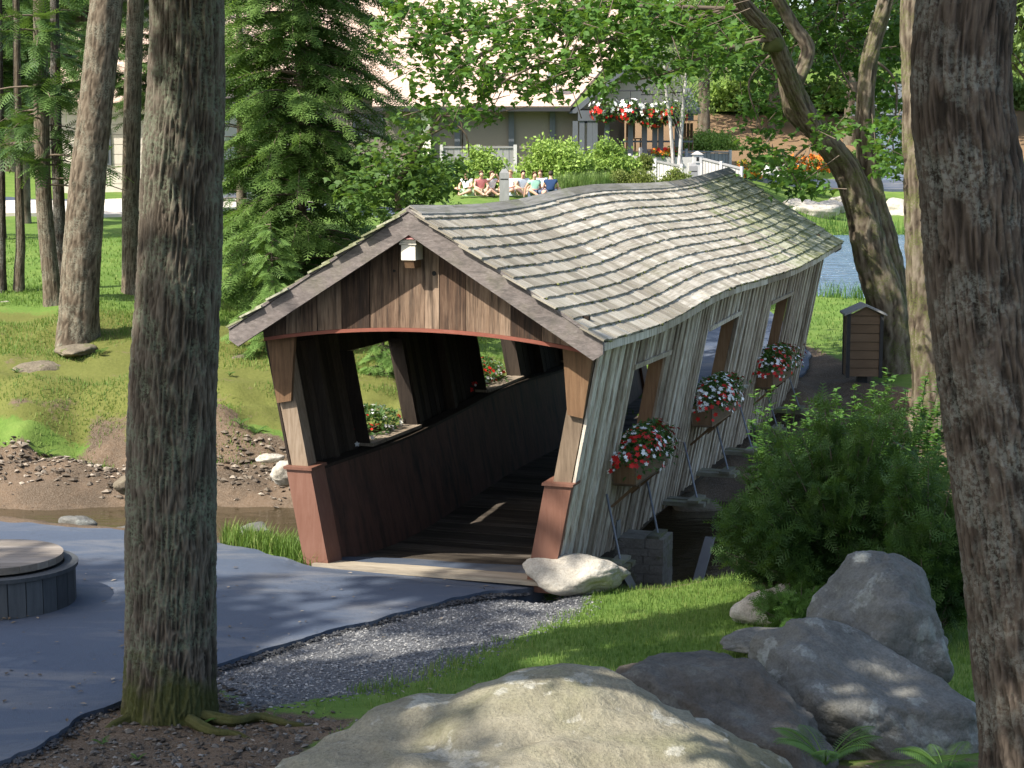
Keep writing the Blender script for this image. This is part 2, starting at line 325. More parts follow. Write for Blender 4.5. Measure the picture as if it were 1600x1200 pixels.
c = t.mix(edge(sp.outputs[1]), gr, mo); c = t.mix(edge(sp.outputs[0]), c, di); c = t.mix(edge(sp.outputs[2]), c, gv)
c = t.mix(edge(t.attr('zone', 'Alpha')), c, mu)
M['ground'] = t.pbr(c, .95, t.bump(n2, .5, .04, t.bump(n3, .4, .015)), .1)

def water(name, col, rip, sc, rough=.05):
    t = NT(name); c2 = t.coord((1, 2.2, 1)); n = t.noise(c2, sc, 4, .6, .4)
    return t.pbr(col, rough, t.bump(n, rip, .1 if rip < .5 else .6), .5)
M['stream'] = water('stream_water', (.045, .034, .018), .12, 2.0); M['pond'] = water('pond_water', (.10, .16, .23), 1., 1.1, .22)

M['drive'] = plain('pale_gravel', (.52, .47, .41), .95, .1, 0, .2, 3)
def shinglefar(name, a, b):
    t = NT(name); co = t.coord(); w = t.n('ShaderNodeTexBrick'); w.inputs['Scale'].default_value = 1; w.inputs['Brick Width'].default_value = .25; w.inputs['Row Height'].default_value = .16
    w.inputs['Mortar Size'].default_value = .012; w.inputs['Color1'].default_value = (*a, 1); w.inputs['Color2'].default_value = (*b, 1); w.inputs['Mortar'].default_value = (*[x*.6 for x in a], 1)
    t.l(co, w.inputs[0]); n = t.noise(co, .6, 4, .6); return t.pbr(t.mix(t.math('MULTIPLY', n, .5), w.outputs[0], tuple(x*1.15 for x in b)), .9)
M['lodgeroof'] = shinglefar('lodge_roof_shingle', (.40, .295, .235), (.49, .37, .305))

# ------------------------------------------------------------------ terrain
CP = np.array([
 (0,-12,3.0),(-15,-10,2.4),(15,-10,3.2),(0,0,2.6),(5,0,2.7),(-8,0,1.6),(-15,3,.9),(-4,8,.35),(-4,11,.03),(0,8,1.0),(0,10,.5),(0,12,.15),(2,10,.72),(3.2,10,.75),(4,12,.45),(2.5,13,.22),
 (5,15,.2),(2.5,16,.05),(1.2,15,.03),(3.5,18,.06),(2.6,18.8,-.06),(1,18,-.10),(1.7,17.6,-.06),(1.6,18.2,-.12),(0,16,0),(-2,13,0),(-2,17,0),(-4,16,0),(-4,13,0),(-6,18,0),(-6,20.5,0),(-10,16,.05),(-10,20,.05),(-2,18.6,0),(8,18,.3),(12,15,.6),(8,10,1.2),(15,5,2.2),(-16,12,.1),(-20,20,.2),
 (-10,28,.42),(-6,28,.32),(-3,28.5,.28),(-6,31.4,.9),(-3,32,.7),(-9,31.4,1.0),(-8,36,1.5),(-14,36,1.6),(-7,43,1.7),(-15,45,1.9),(-6,55,2.0),(-15,60,2.3),(0,32,.25),(3.5,31,.08),(3.5,34,.3),(6,30,.18),(6,34,.42),(9,33,.4),
 (8,40,.62),(6.5,44,.75),(15,38,.6),(25,40,.7),(0,40,.9),(-2,50,1.65),(0,62,2.38),(3,62,2.35),(2,66,2.5),(-3,64,2.45),(0,80,3.3),(-8,80,3.2),(8,82,3.2),(14,92,2.3),(17,85,1.4),(13,78,1.0),(22,80,1.0),(40,80,1.5),(8,60,1.6),(5,50,1.2),
 (10,98,3.8),(20,98,3.8),(12,116,8),(25,116,8),(40,110,7),(0,116,8.5),(-20,112,7),(-30,80,3.6),(-25,50,2.2),(-25,30,1.2),(20,25,.6),(30,60,.9),(60,60,2),(-60,60,4),(-60,10,2),(60,10,3),(0,160,13),(70,150,13),(-70,150,12)], float)
def _phi(r): return np.where(r > 1e-9, r*r*np.log(r+1e-9), 0)
_n = len(CP); _K = _phi(np.linalg.norm(CP[:, None, :2]-CP[None, :, :2], axis=2))+np.eye(_n)*1.5
_P = np.c_[np.ones(_n), CP[:, :2]]
_S = np.linalg.solve(np.block([[_K, _P], [_P.T, np.zeros((3, 3))]]), np.r_[CP[:, 2], 0, 0, 0])
def crest(x): return np.interp(x, [-30,-10,-6,-3,-2,.3,.9,1.5,2.6,4,6,10,30], [23.5,21.7,21.1,19.9,19.0,18.9,18.05,18.0,18.75,19.8,20.6,21.2,22])
def ffoot(x): return np.interp(x, [-30,-6,-3,0,2.6,6,30], [27.6,27.3,27.1,27.2,28.3,28.6,28])
def pondsd(X, Y):
    qx = np.abs(X-29)-22.2+4; qy = np.abs(Y-59)-16.2+4
    return np.sqrt(np.maximum(qx, 0)**2+np.maximum(qy, 0)**2)+np.minimum(np.maximum(qx, qy), 0)-4
def height(X, Y):
    X = np.asarray(X, float); Y = np.asarray(Y, float); sh = X.shape; x = X.ravel(); y = Y.ravel(); z = np.zeros_like(x)
    for k in range(_n): z += _S[k]*_phi(np.hypot(x-CP[k, 0], y-CP[k, 1]))
    z += _S[_n]+_S[_n+1]*x+_S[_n+2]*y
    far = sstep(130, 180, np.hypot(x, y-30)); z = z*(1-far)+12*far
    P = np.c_[x, y, x*0]; nz = fbm(P*.9, 4, 3)
    cr = crest(x)+.12*fbm(P*.7, 3, 11); ff = ffoot(x)+.3*fbm(P*.8, 3, 12)
    bed = -1.08+.06*nz; bar = bed+(.62+.08*nz)*sstep(24.6, 27.2, y)
    inn = sstep(0, 1.15, y-cr); zc = z*(1-inn)+bar*inn
    up = np.clip((y-ff)/1.7, 0, 1)**.7; zc = zc*(1-up)+z*up
    z = np.where((y > cr) & (y < ff+1.7), zc, z)
    tb = (x+.868)*.322+(y-18.37)*.947; wb_ = (x+.868)*.947-(y-18.37)*.322; z = z-.12*sstep(1.6, 1.3, np.abs(wb_))*sstep(-.6, -.2, tb)*sstep(3, 1.5, tb)
    pd = pondsd(x, y); z = z+(np.minimum(z, .1)-.4-z)*sstep(1.0, -1.5, pd+.5*fbm(P*.35, 3, 5))
    rough = np.where(np.hypot(x, y) > 30, .06, .025)+.06*sstep(26, 28, y)*sstep(34, 31, y)+.16*sstep(-.2, .5, y-ff)*sstep(2.6, 1.2, y-ff)
    return (z+rough*nz*sstep(0, 1, np.abs(y-cr)+.5)).reshape(sh)
def H(x, y): return float(height(np.array([x]), np.array([y]))[0])
def insd(X, Y, poly):                     # signed distance to a polygon, negative inside
    P = np.asarray(poly, float)[:, :2]; d = np.full(X.shape, 1e9); s = np.zeros(X.shape, bool)
    for a, b in zip(P, np.roll(P, -1, 0)):
        e = b-a; wx, wy = X-a[0], Y-a[1]; t_ = np.clip((wx*e[0]+wy*e[1])/(e@e+1e-12), 0, 1)
        d = np.minimum(d, np.hypot(wx-e[0]*t_, wy-e[1]*t_))
        c = ((a[1] > Y) != (b[1] > Y)) & (X < (b[0]-a[0])*(Y-a[1])/(b[1]-a[1]+1e-12)+a[0]); s ^= c
    return np.where(s, -d, d)
gravel_poly = [atz(u, v, .02) for u, v in [(300,1050),(450,990),(600,950),(740,915),(815,895),(915,915),(905,950),(770,1008),(690,1046),(600,1072),(400,1100)]]
trunk_poly = [atz(u, v, .02) for u, v in [(-40,1215),(110,1100),(330,1030),(420,1105),(560,1120),(500,1150),(420,1260),(20,1260)]]
farpath_dirt = [atz(u, v, .15) for u, v in [(1200,640),(1250,560),(1330,590),(1480,640),(1480,760),(1300,700)]]

def axis(segs):
    out = []
    for a, b, st in segs: out += list(np.arange(a, b, st))
    return np.array(out+[segs[-1][1]])
gx = axis([(-220,-60,16),(-60,-22,2.5),(-22,-9,.6),(-9,9,.13),(9,24,.6),(24,60,2.5),(60,220,16)])
gy = axis([(-40,-4,4),(-4,9,.8),(9,34,.13),(34,70,.6),(70,130,1.5),(130,400,15)])
X, Y = np.meshgrid(gx, gy); Z = height(X, Y)
i = np.arange(len(gy)-1)[:, None]*len(gx)+np.arange(len(gx)-1)[None]
TF = np.stack([i, i+1, i+1+len(gx), i+len(gx)], -1).reshape(-1, 4)
dirt = np.maximum.reduce([sstep(-.25, .35, Y-crest(X))*sstep(1.05, .25, Y-ffoot(X)+.6*fbm(np.stack([X, Y, X*0], -1)*.8, 3, 77)), sstep(.3, -.3, insd(X, Y, trunk_poly)), sstep(.5, -.4, insd(X, Y, farpath_dirt)), .34*sstep(27, 28, Y)*sstep(34.5, 31, Y)*sstep(2, -2, X),
                         .55*sstep(12, 11, Y), .9*sstep(-2.4, -3.0, X)*sstep(-1.6, -1.1, Y-crest(X))*sstep(.3, 0, Y-crest(X))])
mossz = sstep(.1, .9, Y-ffoot(X))*sstep(36, 31, Y)*sstep(3, 0, X)*.95
gravz = sstep(.12, -.12, insd(X, Y, gravel_poly)); dirt *= 1-gravz
mulch = sstep(93, 97, Y)*sstep(109, 105, Y)*sstep(4, 7, X)
mk('ground', np.c_[X.ravel(), Y.ravel(), Z.ravel()], TF, M['ground'], None, True, kind='structure', col=np.c_[dirt.ravel(), mossz.ravel(), gravz.ravel(), mulch.ravel()])
TZ = Z
def hfast(x, y):              # bilinear look-up in the finished ground
    x = np.clip(np.asarray(x, float), gx[0], gx[-1]-.01); y = np.clip(np.asarray(y, float), gy[0], gy[-1]-.01)
    a = np.searchsorted(gx, x, 'right')-1; b = np.searchsorted(gy, y, 'right')-1
    fx = (x-gx[a])/(gx[a+1]-gx[a]); fy = (y-gy[b])/(gy[b+1]-gy[b])
    return (TZ[b, a]*(1-fx)+TZ[b, a+1]*fx)*(1-fy)+(TZ[b+1, a]*(1-fx)+TZ[b+1, a+1]*fx)*fy

# water sheets
mk('stream_water', [(-40,18.8,-.82),(40,18.8,-.82),(40,28,-.82),(-40,28,-.82)], [np.array([(0,1,2,3)])], M['stream'], kind='structure')
mk('pond_water', [(4,40,.52),(60,40,.52),(60,78,.52),(4,78,.52)], [np.array([(0,1,2,3)])], M['pond'], kind='structure')

def strip(name, A, B, n, m, lift, mat, jit=.055):      # paved strip between two edge curves, with a crumbling lip
    A = curve(A, n); B = curve(B, n); s = np.linspace(0, 1, m)
    A[:, :2] += jit*np.c_[fbm(np.c_[A[:, :2]*3.1, A[:, 0]*0], 3, 31), fbm(np.c_[A[:, :2]*3.1, A[:, 0]*0], 3, 32)]
    B[:, :2] += jit*np.c_[fbm(np.c_[B[:, :2]*3.1, B[:, 0]*0], 3, 33), fbm(np.c_[B[:, :2]*3.1, B[:, 0]*0], 3, 34)]
    V = A[:, None]*(1-s)[None, :, None]+B[:, None]*s[None, :, None]
    V[..., 2] = hfast(V[..., 0], V[..., 1])
    if name == 'asphalt_path': V[..., 2] = V[..., 2]*.4+.012
    V[..., 2] += lift
    lo = V[:, :1].copy(); lo[..., 2] -= .2; hi = V[:, -1:].copy(); hi[..., 2] -= .2; V = np.concatenate([lo, V, hi], 1); m += 2
    i = np.arange(n-1)[:, None]*m+np.arange(m-1)[None]
    return mk(name, V.reshape(-1, 3), np.stack([i, i+1, i+1+m, i+m], -1).reshape(-1, 4), mat, None, False, kind='structure')
nearE = [np.array([.62, 18.95, 0.])]+[atz(u, v, .0) for u, v in [(815,916),(760,930),(700,945),(600,972),(450,1012),(330,1050),(160,1112),(20,1196)]]+[np.array(p, float) for p in [(-4.6,11.2,0),(-7,9.6,0),(-14,8,0)]]
farE = [np.array([-1.75, 19.3, 0.])]+[atz(u, v, .0) for u, v in [(486,887),(470,884),(440,876),(400,866),(340,855),(200,837),(100,829),(0,821)]]+[np.array(p, float) for p in [(-7.4,21.1,0),(-10,21.3,0),(-16,21.4,0)]]
strip('asphalt_path', nearE, farE, 260, 40, .035, M['asphalt'])
cl = curve([(3.5,31.1,0),(4.4,34,0),(4.6,39,0),(3.4,46,0),(.8,53,0),(-4,58,0),(-12,60.5,0),(-24,62,0)], 90)
tn = np.gradient(cl, axis=0); nn = np.c_[-tn[:, 1], tn[:, 0], tn[:, 0]*0]; nn /= np.linalg.norm(nn, axis=1)[:, None]
strip('lawn_path', cl-nn*1.15, cl+nn*1.15, 120, 5, .05, M['asphalt'])
strip('shore_path', [(7,86,0),(13,89,0),(20,89.5,0),(34,87,0)], [(7,89,0),(13,92,0),(20,92.4,0),(34,90,0)], 40, 4, .12, M['asphalt'])

# ------------------------------------------------------------------ covered bridge (local x = across, y = along, z = up)
OX, OY, BA = -.868, 18.37, .328
bridge = empty('covered_bridge', (OX, OY, 0), -BA)
tag(bridge, 'weathered wooden covered footbridge with a wavy shingled roof and leaning plank walls', 'bridge')
def bw(w, t_, z): return np.array([OX+t_*math.sin(BA)+w*math.cos(BA), OY+t_*math.cos(BA)-w*math.sin(BA), z])
_tt = np.linspace(-1.5, 15.5, 800); _ker = np.exp(-.5*(np.arange(-40, 41)/17.)**2); _ker /= _ker.sum()
def smooth_tab(ts, zs):
    f = np.interp(_tt, ts, zs); pad = np.r_[np.full(40, f[0]), f, np.full(40, f[-1])]; g = np.convolve(pad, _ker, 'valid')
    return lambda t_: np.interp(t_, _tt, g)
ridge_z = smooth_tab([-1.4,-.41,.7,2,2.9,3.9,5.1,6.3,7.7,9.2,10.9,12.5,14.4,15.4], np.array([3.79,3.76,3.72,3.70,3.71,3.76,3.81,3.82,3.79,3.765,3.77,3.83,3.92,3.97])-.05)
eave_z = smooth_tab([-1.4,-.41,.16,1.1,1.9,2.9,3.7,4.6,5.9,7.3,9.7,11.7,14.4,15.4], np.array([2.49,2.46,2.45,2.42,2.415,2.445,2.49,2.53,2.53,2.50,2.47,2.51,2.63,2.68])+.03)
deck_z = smooth_tab([-1,-.1,.7,1.8,2.9,4.5,6.1,7.5,10,13.5,15], [.06,.05,-.08,-.17,-.18,-.11,-.05,-.06,-.06,.08,.1])
rail_z = smooth_tab([-1,0,1.25,2.4,3.2,4.6,5.6,7,8.8,11,13.4], np.array([0,0,-.03,-.06,-.05,0,.05,.07,.0,.01,.08])+.96)
bot_z = smooth_tab([-1,0,1.5,2.8,4.6,6,13.4], [-.05,-.05,-.1,-.14,-.09,-.05,.06])
LN, WB, EW, T0, T1 = .19, 1.35, 1.97, -.41, 14.4
BL = 13.4

# roof deck
roof_ts = np.linspace(T0, T1, 90)
g = G()
for sgn in (1, -1):
    top = []; 
    for v_ in (0, 1):
        w = sgn*EW*v_; z = ridge_z(roof_ts)*(1-v_)+eave_z(roof_ts)*v_
        top.append(np.c_[np.full(90, w), roof_ts, z])
    a, b = top; lo = np.array([0, 0, -.035])
    V = np.concatenate([a, b, b+lo, a+lo]); n = 90; k = np.arange(n-1)
    q = lambda r0, r1: np.c_[r0*n+k, r1*n+k, r1*n+k+1, r0*n+k+1]
    F = np.concatenate([q(0, 1), q(1, 2), q(2, 3), q(3, 0), np.array([[0, n, 2*n, 3*n][::-1], [n-1, 2*n-1, 3*n-1, 4*n-1]])])
    g.add(V, F[:, ::-1] if sgn > 0 else F)
roof = g.done('roof', M['darkwood'], bridge)
# shingles
def shingle_mats():
    out = []
    for sgn in (1, -1):
        nc = 13
        for k in range(nc):
            v1 = (k+1)/nc+(.012 if k == nc-1 else 0); t_ = T0-.02+rng.uniform(-.1, 0)
            while t_ < T1+.02:
                wd = rng.choice([.10, .125, .15, .18], p=[.2, .3, .3, .2])*rng.uniform(.92, 1.08); tc = t_+wd/2; t_ += wd+rng.uniform(.002, .007)
                if tc > T1: continue
                zr, ze = ridge_z(tc), eave_z(tc); vb = v1+rng.normal(0, .0022)
                P1 = np.array([sgn*EW*vb, tc, zr+(ze-zr)*vb]); d = np.array([sgn*EW, 0, ze-zr]); SL = np.linalg.norm(d); d /= SL
                dz = (ridge_z(tc+.05)-ridge_z(tc-.05))/.1*(1-vb)+(eave_z(tc+.05)-eave_z(tc-.05))/.1*vb
                tt = np.array([0, 1, dz]); tt /= np.linalg.norm(tt)
                nrm = np.cross(d, tt) if sgn < 0 else np.cross(tt, d); 
                if nrm[2] < 0: nrm = -nrm
                th = rng.uniform(.018, .023); ln = min(.27, vb*SL-.005); tilt = rng.uniform(.027, .032)/.27
                d2 = d+nrm*tilt; d2 /= np.linalg.norm(d2); n2 = nrm-d*tilt; n2 /= np.linalg.norm(n2)
                c = P1+nrm*(.010+.27*tilt*.9)-d2*ln/2+n2*th*.5; yaw = rng.normal(0, .008)
                tt2 = tt+d2*yaw; xx = np.cross(d2, n2) 
                if xx@tt < 0: xx = -xx
                xx = xx+d2*yaw; xx /= np.linalg.norm(xx)
                Mx = np.stack([xx*wd, d2*ln, np.cross(xx, d2)*th], -1)
                out.append((sgn, k, tc, c, Mx))
    return out
SH = shingle_mats()
cube = np.array([(-.5,-.5,-.5),(.5,-.5,-.5),(.5,.5,-.5),(-.5,.5,-.5),(-.5,-.5,.5),(.5,-.5,.5),(.5,.5,.5),(-.5,.5,.5)])
camL = np.array([0, 0, HC])
dist = np.array([np.linalg.norm(bw(*s[3])-camL)+(100 if s[0] < 0 else 0) for s in SH]); order = np.argsort(dist)
protos = []
for k in range(5):
    V = cube.copy(); V[:, 0] *= 1; V[2:4, 0] *= rng.uniform(.97, 1); V[6:8, 1] += rng.uniform(-.02, .02, 2); V[4:6, 2] -= .3
    me_o = mk('shingle', V, BOXF, M['shingle']); protos.append(me_o)
first = set()
for r_, q in enumerate(order[:300]):
    s = SH[q]; pk = int(rng.integers(5)); p = protos[pk]
    if pk in first: o = p.copy(); COL.objects.link(o)
    else: o = p; first.add(pk)
    o.parent = roof; mat4 = Matrix.Identity(4)
    for a in range(3):
        for b in range(3): mat4[a][b] = float(s[4][a, b])
        mat4[a][3] = float(s[3][a])
    o.matrix_local = mat4
g1, g2 = G(), G()
for q in order[300:]:
    s = SH[q]; mossy = s[0] < 0 or s[2]+rng.normal(0, .8) > 10.6-.16*(s[1]-6)
    V = np.einsum('ij,kj->ki', s[4], cube); (g2 if mossy else g1).add(V+s[3], BOXF, rng.uniform())
# colour variety of the joined shingles rides on the 'var' attribute; shift so that it reads like the object random
g1.done('shingle_field', M['shingle'], roof, kind='stuff', withvar=True); g2.done('mossy_shingle_field', M['shinglemoss'], roof, kind='stuff', withvar=True)
# moss cushions along the shingle butts
g = G(); oc = np.array([(1,0,0),(-1,0,0),(0,1,0),(0,-1,0),(0,0,1),(0,0,-1)], float); of = np.array([(0,2,4),(2,1,4),(1,3,4),(3,0,4),(2,0,5),(1,2,5),(3,1,5),(0,3,5)])
for s in SH:
    if s[0] < 0: continue
    dens = .35+.45*(s[1] > 7)+.5*(s[2] > 11)
    clump = vnoise(np.array([[s[2]*1.3, s[1]*.9, 3.]]), 9)[0]
    for _ in range(rng.poisson(max(0, dens*(1.1+1.6*clump)))):
        p = s[3]+s[4] @ np.array([rng.uniform(-.5, .5), rng.uniform(.46, .53), rng.uniform(.0, .6)])
        r_ = rng.uniform(.008, .02); g.add(oc*r_*np.array([1.5, 1.1, .8])*rng.uniform(.7, 1.3, 3)+p, of, rng.uniform())
g.done('moss', M['moss'], roof, True, kind='stuff', withvar=True)
# ridge boards, rake boards, eave boards
for sgn in (1, -1):
    t_ = T0-.02
    while t_ < T1:
        l = min(rng.uniform(.8, 1.3), T1+.03-t_); V = []
        for yy in (t_, t_+l-.006):
            zr = ridge_z(yy); sl = (eave_z(yy)-zr)/EW
            for w, up in ((.0, .052), (.13, .052), (.13, .070), (.0, .070)): V.append((sgn*w, yy, zr+sl*w+up+(.004 if sgn > 0 else 0)))
        V = np.array(V); mk('ridge_board', V, np.array([(0,1,2,3),(7,6,5,4),(0,4,5,1),(1,5,6,2),(2,6,7,3),(3,7,4,0)]), M['ridgewood'], roof); t_ += l
    for yy, dy in ((T0-.045, .04), (T1+.005, .04)):
        zr, ze = ridge_z(yy), eave_z(yy); sl = (ze-zr)/EW; e = EW+.02
        P = [(0, zr-.225), (e-.10, zr+sl*(e-.10)-.225), (e, zr+sl*e-.10), (e, zr+sl*e+.0), (0, zr)]
        V = [(sgn*a, y2, b+.006) for y2 in (yy, yy+dy) for a, b in P]; n = 5
        F5 = np.array([[0,1,2,3,4], [9,8,7,6,5]]); F4 = np.array([[k, k+5, (k+1) % 5+5, (k+1) % 5] for k in range(5)])
        mk('rake_board', V, [F5, F4], M['rake'], roof)
        P = [(0, zr-.0), (e, zr+sl*e-.0), (e, zr+sl*e+.03), (0, zr+.03)]           # moulding that covers the shingle ends
        V = [(sgn*a, y2, b+.012) for y2 in (yy-.012 if yy < 0 else yy, yy+dy+(0 if yy < 0 else .012)) for a, b in P]
        mk('rake_moulding', V, BOXF[:, :], M['rake'], roof)
    t_ = T0
    while t_ < T1:
        l = min(rng.uniform(1.6, 2.4), T1-t_); ys = np.linspace(t_, t_+l-.006, 9); V = []
        for yy in ys:
            z = eave_z(yy); 
            for w, dz in ((EW+.003, -.075), (EW+.025, -.075), (EW+.025, .004), (EW+.003, .004)): V.append((sgn*w, yy, z+dz))
        k = np.arange(8)[:, None]*4; j = np.arange(4)[None]; F = np.stack([k+j, k+(j+1) % 4, k+4+(j+1) % 4, k+4+j], -1).reshape(-1, 4)
        F = np.concatenate([F, [[3,2,1,0], [32,33,34,35]]]); mk('eave_board', V, F, M['greywood'], roof); t_ += l

# side walls: sub-parts are the single boards
WIN = {1: [(1.5, 3.0), (5.05, 6.8), (9.15, 10.8)], -1: [(1.75, 3.2), (5.75, 7.2), (9.6, 11.1)]}
ZS, ZT = 1.02, 2.07
def wave(t_): return rail_z(t_)-.96
def wallpt(sgn, t_, z, off): return (sgn*(WB+LN*z+off), t_, z)
for sgn in (1, -1):
    g = G()
    for zz in (lambda y_: eave_z(y_)-.13, lambda y_: rail_z(y_)-.12):           # plates that carry the boards
        ys = np.linspace(.05, BL, 40)
        for a, b in zip(ys[:-1], ys[1:]):
            P = []
            for dz in (-.06, .06):
                for y_, o_ in ((a, -.10), (a, -.006), (b, -.006), (b, -.10)): P.append(wallpt(sgn, y_, zz(y_)+dz, o_))
            g.hexa(P)
    wall = g.done('side_wall', M['darkwood'], bridge)
    y_ = .02; idx = 0
    stops = sorted([e for w in WIN[sgn] for e in w])
    while y_ < BL:
        batten = idx % 2 == 1; wd = rng.choice([.035, .05, .07, .11]) if batten else rng.uniform(.085, .24)
        nxt = [s for s in stops if s > y_+.004]
        if nxt and y_+wd > nxt[0]-.03: wd = nxt[0]-y_
        wd = min(wd, BL-y_); inside = any(a-.003 <= y_ < b-.01 for a, b in WIN[sgn])
        spans = [(bot_z(y_)+rng.normal(0, .012), eave_z(y_+wd/2)-.0)] if not inside else [(bot_z(y_)+rng.normal(0, .012), ZS+wave(y_)), (ZT+wave(y_), eave_z(y_+wd/2)-.0)]
        o0, o1 = (0, .024+rng.uniform(0, .008)) if not batten else (.004, .046+rng.uniform(0, .008))
        gap = .003 if batten else .004
        for z0, z1 in spans:
            ztop = z1                                       # keep below the roof boarding
            wtop = WB+LN*ztop; lim = ridge_z(y_)+(eave_z(y_)-ridge_z(y_))*wtop/EW-.05; ztop = min(ztop, lim)
            P = []
            for z, dy in ((z0, 0), (ztop, rng.normal(0, .002))):
                for yy, oo in ((y_+gap, o0), (y_+gap, o1), (y_+wd-gap, o1), (y_+wd-gap, o0)): P.append(wallpt(sgn, yy+dy, z, oo))
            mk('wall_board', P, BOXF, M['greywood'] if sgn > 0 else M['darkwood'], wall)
        y_ += wd; idx += 1
    for a, b in WIN[sgn]:                                                        # head trim and jambs of each opening
        P = []
        for z in (0, .055):
            for yy, oo in ((a-.05, .05), (a-.05, .075), (b+.05, .075), (b+.05, .05)): P.append(wallpt(sgn, yy, ZT+wave(yy)-.03+z, oo))
        mk('window_head', P, BOXF, M['greywood'], wall)
        for yy in (a-.022, b-.006):
            P = []
            for z in (ZS-.0, ZT+.02):
                for y2, oo in ((yy, -.16), (yy, -.001), (yy+.026, -.001), (yy+.026, -.16)): P.append(wallpt(sgn, y2, z+wave(yy), oo))
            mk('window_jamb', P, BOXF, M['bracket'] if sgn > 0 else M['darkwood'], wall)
        P = []
        for z in (-.012, .022):
            for yy, oo in ((a-.03, -.2), (a-.03, .06), (b+.03, .06), (b+.03, -.2)): P.append(wallpt(sgn, yy, ZS+wave(yy)+z, oo))
        mk('window_sill', P, BOXF, M['greywood'], wall)
    # wall studs inside
    for yy in list(np.arange(.9, 13.3, 1.24)):
        if any(a-.12 < yy < b+.05 for a, b in WIN[sgn]): continue
        P = []
        for z in (rail_z(yy), eave_z(yy)-.1):
            for y2, oo in ((yy, -.12), (yy, -.004), (yy+.09, -.004), (yy+.09, -.12)): P.append(wallpt(sgn, y2, z, oo))
        mk('stud', P, BOXF, M['darkwood'], wall)
    # inner wainscot panels with a cap rail
    ys = np.linspace(.22, BL-.2, 9)
    for a, b in zip(ys[:-1], ys[1:]):
        cs = np.linspace(a+.002, b-.002, 7); V = []
        for yy in cs:
            zd, zr = deck_z(yy)-.02, rail_z(yy)
            for z, oo in ((zd, -.215), (zd, -.19), (zr, -.19), (zr, -.215)): V.append(wallpt(sgn, yy, z, oo))
        k = np.arange(6)[:, None]*4; j = np.arange(4)[None]; F = np.stack([k+j, k+(j+1) % 4, k+4+(j+1) % 4, k+4+j], -1).reshape(-1, 4)
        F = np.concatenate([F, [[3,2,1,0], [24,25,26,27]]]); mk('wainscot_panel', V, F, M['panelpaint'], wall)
        V = []
        for yy in cs:
            zr = rail_z(yy)
            for z, oo in ((zr+.002, -.235), (zr+.002, -.06), (zr+.034, -.06), (zr+.034, -.235)): V.append(wallpt(sgn, yy, z, oo))
        mk('cap_rail', V, F, M['darkwood'], wall)

# front and rear gables of upright boards over an arched red trim
for yy, mname in ((-.17, 'barn'), (BL+.14, 'barn')):
    def arch(x): return 2.40+.15*(1-(x/1.72)**2)+(ridge_z(yy)-ridge_z(0))
    def under(x): return ridge_z(yy)+(eave_z(yy)-ridge_z(yy))*abs(x)/EW-.05
    g = G(); g.box((-1.75, yy+.035, arch(0)+.06), (1.75, yy+.10, arch(0)+.16)); gab = g.done('gable', M['darkwood'], bridge)
    x = -1.74
    while x < 1.74:
        wd = min(rng.uniform(.16, .32), 1.74-x); 
        if 1.74-(x+wd) < .08: wd = 1.74-x
        a, b = x+.003, x+wd-.003; d = rng.uniform(0, .012)
        za, zb, ta, tb = arch(a), arch(b), under(a), under(b)
        xs = [a, b] if not a < 0 < b else [a, 0, b]
        bot = [(q, arch(q)-.01) for q in xs]; top = [(q, under(q)) for q in xs[::-1]]
        if min(t_[1] for t_ in top) > max(b_[1] for b_ in bot)+.01:
            P = bot+top; n = len(P); V = [(p, y2, z) for y2 in (yy-.004-d, yy+.03) for p, z in P]
            mk('gable_board', V, [np.array([list(range(n)), list(range(2*n-1, n-1, -1))]), np.array([[k+n, (k+1) % n+n, (k+1) % n, k][::-1] for k in range(n)])], M[mname], gab)
        x += wd
    xs = np.linspace(-1.72, 1.72, 25); V = []
    for q in xs:
        for y2, dz in ((yy-.03, -.035), (yy+.04, -.035), (yy+.04, .0), (yy-.03, .0)): V.append((q, y2, arch(q)+dz-.012))
    k = np.arange(24)[:, None]*4; j = np.arange(4)[None]; F = np.stack([k+j, k+(j+1) % 4, k+4+(j+1) % 4, k+4+j], -1).reshape(-1, 4)
    mk('arched_trim', V, np.concatenate([F, [[3,2,1,0], [96,97,98,99]]]), M['trimred'], gab)
    if yy < 0:
        for (kx, kz, r_) in ((.16, 3.10, .022), (-.27, 3.115, .013)):               # knot holes
            th = np.linspace(0, 2*np.pi, 13)[:-1]; V = np.r_[[(kx+r_*math.cos(a), -.1885, kz+r_*1.15*math.sin(a)) for a in th], [(kx+r_*math.cos(a), -.176, kz+r_*math.sin(a)) for a in th]]
            mk('knot', V, [np.array([list(range(12))]), np.array([[k, k+12, (k+1) % 12+12, (k+1) % 12] for k in range(12)])], M['black'], gab)

